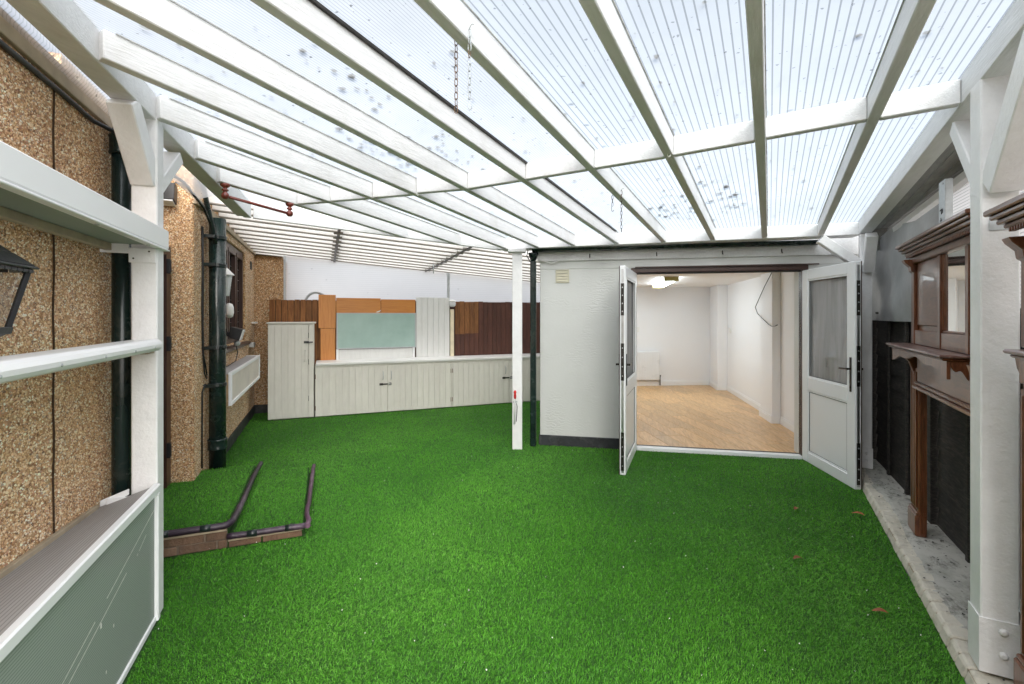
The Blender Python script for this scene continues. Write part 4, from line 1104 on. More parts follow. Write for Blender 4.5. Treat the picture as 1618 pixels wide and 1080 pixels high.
solo('cream_post', 'cream painted upright between white panel and brown fence', 'post', MB(HF).box(2.085, 2.150, NB - .045, NB - .005, ZW, 1.66), 'cream', HF.w(2.11, NB, ZW), HF.rot)
T = Thing('bulkhead_lamp', 'small round white lamp on top of the cream post', 'lamp', HF.w(2.12, NB - .06, 1.66), HF.rot)
T.part('base', MB(HF).box(2.075, 2.155, NB - .06, NB - .01, 1.662, 1.70), 'brown_upvc')
T.part('globe', MB(HF).lathe((2.12, NB - .055, 1.70), [(.03, 0), (.055, .02), (.062, .06), (.052, .10), (.025, .12), (.003, .125)], 14), 'frost_lens')
T.part('visor', MB(HF).lathe((2.12, NB - .055, 1.79), [(.064, 0), (.060, .02), (.04, .035), (.003, .042)], 14), 'white_plastic')

# cabinets
NF = 7.74
def tg_door(T, e0, e1, z0, z1, name='door', n=NF, pitch=.089):
    """tongue and groove door: backing plus boards"""
    d = T.part(name, MB(HF).box(e0, e1, n + .006, n + .02, z0, z1), 'cabinet_paint')
    k = max(1, round((e1 - e0) / pitch)); wv = (e1 - e0) / k
    for j in range(k):
        T.part('board', MB(HF).box(e0 + j * wv + .0022, e0 + (j + 1) * wv - .0022, n - .004, n + .0055, z0 + .001, z1 - .001), 'cabinet_paint', d, bevel=.002)
    return d
def bow(T, d, e, z0, z1, n=NF):
    T.part('handle', MB(HF).tube([(e, n - .004, z0), (e + .003, n - .022, z0 + .02), (e + .005, n - .03, (z0 + z1) / 2), (e + .003, n - .022, z1 - .02), (e, n - .004, z1)], .0055, 8), 'galvanised', d)
def hasp(T, d, e, z, n=NF):
    h_ = MB(HF); h_.box(e - .10, e - .045, n - .010, n - .0045, z - .018, z + .018); h_.box(e - .085, e + .03, n - .016, n - .0105, z - .010, z + .012)
    h_.box(e + .045, e + .085, n - .010, n - .0045, z - .02, z + .02)
    T.part('hasp', h_, 'dark_metal', d, bevel=.001)
    T.part('staple', MB(HF).lathe((e + .06, n - .010, z), [(.014, 0), (.014, .014), (.008, .02)], 10, axis=(.37, -.929, 0)), 'steel', d)

T = Thing('tall_cabinet', 'tall cream boarded cupboard in the corner beside the house wall', 'cupboard', HF.w(-.47, NF, 0), HF.rot)
T.part('carcass', MB(HF).box(-.770, -.145, NF + .022, 8.20, .01, 1.425), 'cabinet_paint')
d = tg_door(T, -.768, -.225, .022, 1.415, pitch=.09)
T.part('top', MB(HF).box(-.785, -.120, NF - .012, 8.205, 1.426, 1.448), 'cabinet_paint')
T.part('stile', MB(HF).box(-.215, -.148, NF, NF + .02, .02, 1.418), 'cabinet_paint')
h_ = MB(HF); h_.box(-.285, -.215, NF - .010, NF - .0045, 1.13, 1.165); h_.box(-.245, -.16, NF - .016, NF - .0105, 1.137, 1.157)
T.part('hasp', h_, 'black_iron', d, bevel=.001)
T.part('handle', MB(HF).tube([(-.275, NF - .004, .86), (-.272, NF - .022, .88), (-.268, NF - .028, .95), (-.27, NF - .004, 1.03)], .006, 8), 'cabinet_paint', d)
for z in (.3, .85, 1.25): T.part('hinge', MB(HF).box(-.222, -.216, NF - .006, NF, z - .04, z + .04), 'dark_metal', bevel=.001)

T = Thing('base_cabinets', 'long run of cream boarded base cupboards with white worktop along back fence', 'cabinets', HF.w(2, NF, 0), HF.rot)
T.part('carcass', MB(HF).box(-.130, 4.55, NF + .022, 8.18, .01, .770), 'cabinet_paint')
T.part('worktop', MB(HF).box(-.118, 4.55, NF - .022, NB - .005, .786, ZW), 'worktop', bevel=.006)
T.part('top_rail', MB(HF).box(-.130, 4.55, NF + .002, NF + .021, .752, .7855), 'cabinet_paint')
doors = ((-.122, .930), (.944, 1.975), (2.012, 3.015), (3.029, 4.06))
for i, (a, b) in enumerate(doors):
    d = tg_door(T, a, b, .015, .750, pitch=.092)
    if i % 2 == 0:
        bow(T, d, b - .062, .525, .665); hasp(T, d, b - .015, .455)
    else:
        bow(T, d, a + .05, .525, .665)
    hx = a - .004 if i % 2 == 0 else b + .004
    for z in (.14, .62): T.part('hinge', MB(HF).box(hx - .006, hx + .006, NF - .006, NF + .004, z - .035, z + .035), 'rusty_metal', d, bevel=.001)
T.part('stile', MB(HF).box(1.983, 2.004, NF, NF + .02, .015, .751), 'cabinet_paint')

# ================================================================== OUTBUILDING
OE0, OE1, ON = -.79, 3.15, 5.606
J0, J1, ZH = .332, 2.052, 2.04
ob = Thing('outbuilding', 'white plastered outbuilding with open double doors showing a bare white room', 'outbuilding', OF.w(.6, ON, 0), OF.rot)
w = MB(OF); w.box(OE0, J0, ON, ON + .2, .0, ZH + .055); w.box(J1, OE1, ON, ON + .2, 0, ZH + .055); w.box(OE0, OE1, ON, ON + .2, ZH + .055, 2.405)
w.box(OE0, OE0 + .15, ON + .201, 11.2, 0, 2.405)
ob.part('wall', w, 'trowelled_plaster', bevel=.006)
ob.part('plinth', MB(OF).prism([(ON - .016, .0), (ON - .0005, .0), (ON - .0005, .125), (ON - .008, .12)], OE0 - .012, J0 - .07, 'vz'), 'bitumen')
ob.part('fascia', MB(OF).box(OE0 - .03, OE1, ON - .024, ON - .0005, 2.195, 2.405), 'white_wood')
ob.part('roof_deck', MB(OF).box(OE0 - .04, 3.2, ON - .03, 11.3, 2.406, 2.42), 'bitumen')
fr_ = MB(OF); fr_.box(J0 - .065, J1 + .065, ON - .018, ON + .07, ZH, ZH + .054); fr_.box(J0 - .065, J0, ON - .018, ON + .07, .0, ZH - .0005); fr_.box(J1, J1 + .065, ON - .018, ON + .07, .0, ZH - .0005)
ob.part('door_frame', fr_, 'brown_upvc', bevel=.004)
fr_ = MB(OF); fr_.box(J0, J1, ON + .005, ON + .06, ZH - .016, ZH - .0008)
ob.part('door_seal', fr_, 'upvc_seal')
ob.part('drip_bar', MB(OF).box(J0 - .02, J1 + .16, ON - .045, ON - .0185, ZH + .052, ZH + .066), 'brown_upvc')
ob.part('threshold', MB(OF).box(J0 + .001, J1 - .001, ON - .03, ON + .05, .0, .042), 'upvc', bevel=.005)
ob.part('threshold_seal', MB(OF).box(J0 + .001, J1 - .001, ON + .051, ON + .075, .02, .046), 'upvc_seal')
v_ = MB(OF); a, b, c_, d_ = -.602, -.442, 1.938, 2.092
v_.box(a, b, ON - .012, ON - .001, c_, c_ + .012); v_.box(a, b, ON - .012, ON - .001, d_ - .012, d_); v_.box(a, a + .012, ON - .012, ON - .001, c_ + .0125, d_ - .0125); v_.box(b - .012, b, ON - .012, ON - .001, c_ + .0125, d_ - .0125)
vent = ob.part('air_vent', v_, 'vent_cream', bevel=.001)
for k in range(4):
    z = c_ + .014 + k * .0318
    ob.part('flap', MB(OF).prism([(ON - .016, z), (ON - .004, z + .029), (ON - .002, z + .029), (ON - .012, z)], a + .013, b - .013, 'vz'), 'vent_cream', vent, bevel=.0005)
# door leaves, white inside and brown outside
def leaf(hx, hy, fx, fy, L_, side):
    """hinge point, a point at the free edge, leaf length, side = which way the outer face lies"""
    fr = Frame(hx, hy, fx - hx, fy - hy, mirror=(side < 0))
    TT = .062; Z0, Z1 = .006, 2.032
    m_ = MB(fr); st = .112
    m_.box(0, st, 0, TT - .006, Z0, Z1); m_.box(L_ - st, L_, 0, TT - .006, Z0, Z1)
    for z0, z1 in ((Z0, .115), (.765, .90), (1.925, Z1)): m_.box(st + .0003, L_ - st - .0003, .0005, TT - .0065, z0, z1)
    dd = ob.part('door', m_, 'upvc', bevel=.006)
    ob.part('outer_skin', MB(fr).box(0, L_, TT - .0055, TT, Z0, Z1), 'door_outer', dd)
    ob.part('glass', MB(fr).box(st, L_ - st, .026, .032, .9005, 1.9245), 'glass_door', dd, bevel=0)
    ob.part('lower_panel', MB(fr).box(st, L_ - st, .014, .040, .1155, .7645), 'upvc', dd, bevel=0)
    bd = MB(fr)
    for za, zb in ((.90, 1.925), (.115, .765)):
        t_ = .016
        bd.box(st, L_ - st, .006, .013, za, za + t_); bd.box(st, L_ - st, .006, .013, zb - t_, zb)
        bd.box(st, st + t_, .006, .013, za + t_, zb - t_); bd.box(L_ - st - t_, L_ - st, .006, .013, za + t_, zb - t_)
    ob.part('glazing_bead', bd, 'upvc', dd, bevel=.004)
    sl = MB(fr)
    for za, zb in ((.916, 1.909), (.131, .749)):
        t_ = .004
        a_, b_ = st + .016, L_ - st - .016
        sl.box(a_, b_, .0085, .0125, za, za + t_); sl.box(a_, b_, .0085, .0125, zb - t_, zb)
        sl.box(a_, a_ + t_, .0085, .0125, za + t_, zb - t_); sl.box(b_ - t_, b_, .0085, .0125, za + t_, zb - t_)
    ob.part('gasket', sl, 'upvc_seal', dd, bevel=0)
    for y0, y1, sg in ((-.008, -.0005, -1), (TT + .0005, TT + .008, 1)):
        hp = MB(fr); hp.box(L_ - .068, L_ - .042, y0, y1, .865, 1.175)
        yy = (y0 + y1) / 2 + sg * .028
        hp.box(L_ - .062, L_ - .048, min(yy, y0), max(yy, y1), 1.062, 1.078)
        hp.prism([(L_ - .048, 1.080), (L_ - .048, 1.060), (L_ - .175, 1.056), (L_ - .180, 1.066), (L_ - .172, 1.072)], yy - .007, yy + .007, 'uz')
        ob.part('handle', hp, 'bronze_handle', dd, bevel=.003)
    ls = MB(fr); ls.box(L_ + .0005, L_ + .003, .018, .040, .03, 2.0)
    ob.part('lock_strip', ls, 'steel', dd, bevel=.0005)
    for za, zb in ((.05, .42), (.92, 1.28), (1.55, 1.86)):
        k_ = MB(fr); k_.box(L_ + .0033, L_ + .006, .014, .044, za, zb)
        ob.part('lock_case', k_, 'dark_metal', dd, bevel=.001)
        kk = MB(fr)
        for j in range(4): z = za + (zb - za) * (j + .5) / 4; kk.lathe((L_ + .006, .029, z), [(.007, 0), (.006, .006)], 8, axis=(fr.u[0], fr.u[1], 0))
        ob.part('roller', kk, 'steel', dd, bevel=0)
    return dd
hl = OF.w(J0, ON - .018, 0); hr = OF.w(J1, ON - .018, 0)
leaf(hl.x, hl.y, 1.085, 4.52, .93, 1 if False else -1)
leaf(hr.x, hr.y, 3.03, 4.12, .90, 1)

# the room inside
FZ = .035
IE1 = 2.40
def clip_poly(poly, a, b, c):   # keep a*x+b*y<=c
    out = []
    for i in range(len(poly)):
        p0, p1 = poly[i], poly[(i + 1) % len(poly)]
        d0, d1 = a * p0[0] + b * p0[1] - c, a * p1[0] + b * p1[1] - c
        if d0 <= 0: out.append(p0)
        if d0 * d1 < 0:
            f = d0 / (d0 - d1); out.append((p0[0] + (p1[0] - p0[0]) * f, p0[1] + (p1[1] - p0[1]) * f))
    return out
ob.part('subfloor', MB(OF).box(OE0 + .16, 2.6, ON + .076, 11.4, .0, FZ - .012), 'bitumen', bevel=0)
FF = Frame(0, 0, 1, .12)   # boards run slightly skew to the walls
pw, pl = .192, 1.285
for i in range(-2, 26):
    u0 = .55 + i * pw * 1.0
    st_ = 4.9 - random.random() * pl
    k = 0
    while st_ + k * pl < 12:
        v0 = st_ + k * pl; v1 = v0 + pl; k += 1
        g_ = .0014
        poly = [FF.w(a_, b_).xy for a_, b_ in ((u0 + g_, v0 + g_), (u0 + pw - g_, v0 + g_), (u0 + pw - g_, v1 - g_), (u0 + g_, v1 - g_))]
        poly = [tuple(ocoord(q[0], q[1])) for q in poly]
        for a_, b_, c_ in ((0, -1, -(ON + .076)), (1, 0, 2.47), (-1, 0, .3), (0, 1, 11.0)):
            poly = clip_poly(poly, a_, b_, c_)
            if len(poly) < 3: break
        if len(poly) < 3: continue
        ob.part('floor_board', MB(OF).prism(poly, FZ - .010, FZ + jit(.0002), 'uv'), 'laminate_floor', bevel=.002)
# walls: right wall, two shallow piers, back wall, ceiling
CZ = 2.165
ob.part('room_side_wall', MB(OF).box(IE1 - .02, IE1 + .12, ON + .201, 11.2, FZ, CZ), 'room_white', bevel=0)
ob.part('pier', MB(OF).box(2.268, IE1 - .021, 7.21, 7.72, FZ, CZ), 'room_white', bevel=.006)
ob.part('pier', MB(OF).box(2.190, IE1 - .021, 10.2, 11.0, FZ, CZ), 'room_white', bevel=.006)
bw = MB(OF); bw.add([OF.w(q[0], q[1], z) for z in (FZ, CZ) for q in ((2.45, 11.00), (-.62, 10.13), (-.62, 10.25), (2.45, 11.12))],
    [(0, 1, 2, 3), (4, 5, 6, 7), (0, 1, 5, 4), (1, 2, 6, 5), (2, 3, 7, 6), (3, 0, 4, 7)])
ob.part('room_back_wall', bw, 'room_white', bevel=0)
ob.part('room_left_wall', MB(OF).box(OE0 + .151, OE0 + .19, ON + .201, 10.6, FZ, CZ), 'room_white', bevel=0)
ob.part('room_front_wall', MB(OF).box(OE0 + .191, J0 - .001, ON + .201, ON + .22, FZ, CZ), 'room_white', bevel=0)
ob.part('ceiling', MB(OF).box(OE0 + .16, 2.55, ON + .21, 11.3, CZ, CZ + .03), 'ceiling_white', bevel=0)
ob.part('reveal', MB(OF).box(J1 + .0005, J1 + .03, ON + .071, ON + .2, .03, ZH + .05), 'room_white', bevel=0)
def skirting(pts):
    for (a0, b0), (a1, b1) in zip(pts[:-1], pts[1:]):
        p0, p1 = OF.w(a0, b0, FZ), OF.w(a1, b1, FZ)
        m_ = MB(); m_.bar(tuple(p0), tuple(p1), .018, .085); m_.bar((p0.x, p0.y, FZ + .086), (p1.x, p1.y, FZ + .086), .011, .022)
        ob.part('skirting', m_, 'upvc', bevel=.002)
skirting([(-.55, 10.135), (2.185, 10.91)])
skirting([(2.181, 10.91), (2.181, 10.195)]); skirting([(2.175, 10.191), (2.375, 10.191)])
skirting([(2.371, 10.19), (2.371, 7.725)]); skirting([(2.37, 7.729), (2.262, 7.729)])
skirting([(2.259, 7.735), (2.259, 7.205)]); skirting([(2.254, 7.201), (2.375, 7.201)])
skirting([(2.371, 7.2), (2.371, 5.83)])

# things inside the room
T = Thing('radiator', 'white panel radiator on the back wall of the room', 'radiator', OF.w(.3, 10.3, .15), OF.rot)
RFm = Frame(*OF.w(0, 10.31, 0).xy, *(OF.w(2.45, 11.0, 0) - OF.w(-.62, 10.13, 0)).xy)
rb = MB(RFm); rb.box(-.30, 1.12, -.10, -.055, .165, .775); T.part('panel', rb, 'radiator_white', bevel=.008)
for k in range(40):
    u = -.28 + k * .0352
    T.part('rib', MB(RFm).box(u, u + .02, -.105, -.1003, .20, .735), 'radiator_white', bevel=.003)
T.part('top_grille', MB(RFm).box(-.30, 1.12, -.054, -.012, .745, .78), 'radiator_white')
T.part('valve', MB(RFm).tube([(1.135, -.07, .05), (1.135, -.07, .22), (1.135, -.07, .27)], [.010, .010, .022], 10), 'dark_metal')
T = Thing('ceiling_light', 'lit fluorescent batten with yellowed end cap under the room ceiling', 'ceiling light', OF.w(1.0, 8.7, CZ), OF.rot)
T.part('diffuser', MB(OF).prism([(.885, CZ - .012), (.91, CZ - .062), (1.075, CZ - .062), (1.10, CZ - .012)], 7.83, 9.68, 'uz'), 'lamp_tube', bevel=0)
T.part('end_cap', MB(OF).box(.880, 1.105, 7.805, 7.829, CZ - .075, CZ - .003), 'lamp_cap')
T.part('end_cap', MB(OF).box(.880, 1.105, 9.681, 9.70, CZ - .075, CZ - .003), 'lamp_cap')
T.part('tray', MB(OF).box(.885, 1.10, 7.83, 9.68, CZ - .0115, CZ - .001), 'white_plastic')
wc = [(7.121, 2.14), (7.40, 1.985), (7.62, 1.84), (7.86, 1.677), (7.75, 1.58), (7.50, 1.50), (7.251, 1.425), (7.12, 1.40), (6.99, 1.405), (6.898, 1.423)]
solo('loose_cable', 'loose black cable looping out from the room ceiling by the pier', 'cable', MB(OF).tube([(2.235, n_, z_) for n_, z_ in wc], .006, 6), 'cable_black', OF.w(2.235, 7.2, 2.1), OF.rot)
def wall_plate(name, label, cat, fr, u0, u1, v0, v1, z0, z1, face):
    T = Thing(name, label, cat, fr.w(u0, v0, z0), fr.rot)
    T.part('plate', MB(fr).box(u0, u1, v0, v1, z0, z1), 'white_plastic', bevel=.002)
    T.part('rocker', MB(fr).box(*face), 'radiator_white', bevel=.001)
wall_plate('light_switch', 'white double switch plate on the back wall above the radiator', 'switch', RFm, .50, .70, -.014, -.002, 1.19, 1.30, (.55, .65, -.020, -.0145, 1.22, 1.27))
wall_plate('wall_thermostat', 'small white thermostat on the right wall of the room', 'thermostat', OF, 2.352, 2.378, 9.9, 10.0, 1.21, 1.31, (2.346, 2.3515, 9.93, 9.97, 1.24, 1.28))

# gutter with its black downpipe
T = Thing('gutter', 'black gutter and downpipe along the front edge of the outbuilding', 'gutter', OF.w(-.85, ON - .06, 0), OF.rot)
gp = []
for k in range(9):
    a = math.pi + math.pi * k / 8; gp.append((ON - .082 + .056 * math.cos(a), 2.340 + .046 * math.sin(a)))
gp2 = [(ON - .082 + .052 * math.cos(math.pi + math.pi * k / 8), 2.342 + .042 * math.sin(math.pi + math.pi * k / 8)) for k in range(8, -1, -1)]
T.part('channel', MB(OF).prism(gp + gp2, OE0 - .08, 2.20, 'vz'), 'pipe_green_black', bevel=0)
for u in (-.2, .55, 1.25, 1.85):
    b_ = MB(OF); b_.tube([(u, ON - .02, 2.27), (u, ON - .035, 2.232), (u, ON - .05, 2.226)], .006, 6); T.part('bracket', b_, 'black_iron')
T.part('outlet', MB(OF).lathe((-.858, ON - .082, 2.20), [(.036, 0), (.04, .02), (.046, .04), (.06, .07), (.06, .09)], 14), 'pipe_green_black')
T.part('downpipe', MB(OF).box(-.893, -.826, ON - .115, ON - .05, .0, 2.20), 'pipe_green_black', bevel=.012)
T.part('swan_neck', MB(OF).tube([(-.80, ON - .04, 2.21), (-.65, ON - .035, 2.17), (-.55, ON - .03, 2.20)], .006, 6), 'white_plastic')
T.part('earth_wire', MB(OF).tube([(-.92, ON - .09, 2.32), (-.935, ON - .09, 2.26), (-.90, ON - .07, 2.19), (-.83, ON - .03, 2.14)], .007, 6), 'cable_black')
T = Thing('drop_bolt', 'grey drop bolt with red knob fixed low on the thin white post', 'bolt', Vector((.035, 5.43, .3)))
T.part('rod', MB().tube([(.030, 5.425, .30), (.030, 5.425, .56), (.030, 5.425, .62)], .009, 8), 'white_paint_thick')
T.part('plate', MB().box(.008, .062, 5.431, 5.4385, .545, .562), 'galvanised', bevel=.001)
T.part('side_pin', MB().tube([(.052, 5.42, .54), (.06, 5.415, .50), (.050, 5.42, .33)], .004, 6), 'dark_metal')
T.part('knob', MB().lathe((.035, 5.425, .59), [(.012, 0), (.016, .03), (.012, .06), (.017, .075), (.012, .092), (.002, .10)], 10), 'red_plastic')

# ================================================================== RIGHT SIDE: kerb, fence, screen, fire surrounds
kb = Thing('kerb', 'low cream painted brick kerb with peeling slab along the right edge', 'kerb', PF.w(.8, 3, 0), PF.rot)
s = -1.0
ks = []
while s < 6.25:
    q = jit(.005)
    rz = .062 + jit(.003)
    wet = .108
    poly = [(.722 + q, 0), (.960, 0), (.960, rz), (.752 + q, rz), (.737 + q, rz - .008)]
    kb.part('brick', MB(PF).prism([(a_, z_) for a_, z_ in poly], s, s + wet - .009, 'uz'), 'kerb_paint', bevel=.007)
    s += wet + jit(.003)
kb.part('mortar_bed', MB(PF).box(.738, .955, -1.0, 6.3, 0, .050), 'batten_beige', bevel=0)
sl = MB(PF)
nx, ny = 10, 70
gv = []
for j in range(ny + 1):
    for i in range(nx + 1):
        s_ = -1.0 + j * 7.3 / ny; t0 = .800 + .13 * min(1, max(0, (2.85 - s_) / .5)); t = t0 + i * (1.12 - t0) / nx
        if i == 0: t += .018 * math.sin(3.1 * s_) + jit(.012)
        z = .069 + .003 * math.sin(5 * t + 7 * s_) + jit(.0015) - (.010 if i == 0 else 0)
        gv.append(PF.w(t, s_, z))
sl.add(gv, [(j * (nx + 1) + i, j * (nx + 1) + i + 1, (j + 1) * (nx + 1) + i + 1, (j + 1) * (nx + 1) + i) for j in range(ny) for i in range(nx)])
sl.smooth = True
kb.part('slab', sl, 'slab_paint', bevel=0)
deb = MB()
for _ in range(160):
    t, s_ = random.uniform(.76, 1.03), random.uniform(1.8, 5.5); a0 = random.random() * 6; r = random.uniform(.002, .010)
    deb.add([PF.w(t + r * math.cos(a0 + k * 1.26) * (.4 if k % 2 else 1), s_ + r * math.sin(a0 + k * 1.26), .077 + random.random() * .003) for k in range(5)], [(0, 1, 2, 3, 4)])
solo('kerb_debris', 'dark flecks of dirt and leaf scraps on the painted kerb slab', 'debris', deb, 'litter_shade_dark', PF.w(.9, 3, .07), PF.rot, kind='stuff', bevel=0)

TF = 1.085
# the boundary runs a few degrees off the pergola: it closes in towards the outbuilding
_o, _q = PF.w(TF + .14, 0), PF.w(TF + .14 - .046, 1)
_v = (_q - _o).normalized()
BF = Frame(_o.x - TF * _v.y, _o.y + TF * _v.x, _v.y, -_v.x)
fn = Thing('side_fence', 'black stained lapped board fence along the right boundary', 'fence', BF.w(TF, 3, 0), BF.rot)
sp = [.9, 2.6, 4.42, 6.1]
for i in range(len(sp) - 1):
    a, b = sp[i] + .05, sp[i + 1] - .05
    for k in range(11):
        z0 = .07 + k * .135
        m_ = MB(BF).prism([(TF + .012, z0), (TF + .024, z0), (TF + .034, z0 + .148), (TF + .028, z0 + .148)], a, b, 'uz')
        fn.part('board', m_, 'fence_black', bevel=.001)
    for f in (.33, .67):
        c_ = a + (b - a) * f
        fn.part('batten', MB(BF).box(TF - .012, TF + .011, c_ - .02, c_ + .02, .07, 1.56), 'fence_black')
    fn.part('post', MB(BF).box(TF - .02, TF + .07, sp[i + 1] - .045, sp[i + 1] + .045, .06, 1.58), 'fence_black')
fn.part('capping', MB(BF).box(TF - .02, TF + .05, .9, 6.1, 1.562, 1.585), 'fence_black')
pt = MB(BF)
for s_, z0, z1 in ((3.36, .44, .66), (3.44, .42, .60)):
    pt.add([BF.w(TF + .010, s_ + dx, z) for dx, z in ((0, z0), (.025, z0 + .03), (.03, z1 - .05), (.012, z1), (-.008, z1 - .08))], [(0, 1, 2, 3, 4)])
fn.part('bare_patch', pt, 'cream', bevel=0)
ss = Thing('side_screen', 'ribbed clear plastic screen above the black fence on the right', 'screen', BF.w(TF, 3, 1.6), BF.rot)
ss.part('sheet', MB(BF).add(MB(BF).pts((TF + .03, 1.0, 1.586), (TF + .03, 6.0, 1.586), (TF + .03, 6.0, 2.75), (TF + .03, 1.0, 2.75)), [(0, 1, 2, 3)]), 'sheet_side', bevel=0)
ss.part('rail', MB(BF).bar((TF - .0, -1.0, zr(TF, -1.0) - .10), (TF - .0, 5.75, zr(TF, 5.75) - .10), .05, .05), 'white_wood')
# wrinkled grey sheet hung in the far corner
gx, gz = 26, 18
gv = []
for j in range(gz + 1):
    for i in range(gx + 1):
        f, h_ = i / gx, j / gz
        s_ = 4.15 + f * 1.9; z = 1.50 + h_ * .80
        wv = .016 * math.sin(9 * f + 3 * h_) + .012 * math.sin(23 * f - 4 * h_) + .010 * math.sin(11 * h_ + 5 * f) + jit(.002)
        gv.append(BF.w(TF - .034 + wv * (1 - .5 * h_), s_, z - .03 * math.sin(f * 8) * h_))
tp = MB(); tp.add(gv, [(j * (gx + 1) + i, j * (gx + 1) + i + 1, (j + 1) * (gx + 1) + i + 1, (j + 1) * (gx + 1) + i) for j in range(gz) for i in range(gx)]); tp.smooth = True
solo('grey_tarpaulin', 'wrinkled grey plastic sheet hung above the fence in the far right corner', 'tarpaulin', tp, 'tarp', BF.w(TF, 4.8, 1.5), BF.rot)

# galvanised straps fixing the surrounds to the beam
T = Thing('metal_strap', 'upright galvanised strap with pencilled 4 9, standing on the fire surround', 'strap', PF.w(.86, 3.6, 2.05), PF.rot)
T.part('strap', MB(PF).box(.884, .888, 3.57, 3.68, 2.02, 2.335), 'galvanised', bevel=.0005)
T.part('flange', MB(PF).box(.8885, .92, 3.57, 3.574, 2.02, 2.335), 'galvanised', bevel=.0005)
T.part('hole', MB(PF).lathe((.8838, 3.60, 2.315), [(.006, 0), (.006, .0006)], 10, axis=(-.8777, .4794, 0)), 'cable_black')
def digit_strokes(T, strokes, s0, z0, hgt, tt):
    m_ = MB(PF)
    for st in strokes:
        m_.tube([(tt, s0 - a * hgt, z0 + b * hgt) for a, b in st], .0022, 5)
    T.part('pencil_mark', m_, 'cable_black')
# written sideways: baseline runs up the strap
digit_strokes(T, [[(1.0, .1), (.4, .0), (.4, .75)], [(.75, .45), (0, .45)]], 3.655, 2.085, .050, .8832)
digit_strokes(T, [[(.55, .75), (.9, .72), (.95, .3), (.6, .15), (.5, .5), (.55, .75), (0, .6)]], 3.655, 2.135, .050, .8832)
T = Thing('metal_strap', 'galvanised strap with a paper label, close behind the thick white post', 'strap', PF.w(.86, 3.0, 2.05), PF.rot)
T.part('strap', MB(PF).box(.884, .888, 2.95, 3.12, 2.02, 2.42), 'galvanised', bevel=.0005)
T.part('paper_label', MB(PF).box(.8828, .8838, 2.98, 3.08, 2.20, 2.27), 'white_plastic', bevel=0)
T.part('print_mark', MB(PF).box(.8822, .8827, 3.0, 3.03, 2.22, 2.26), 'cable_black', bevel=0)

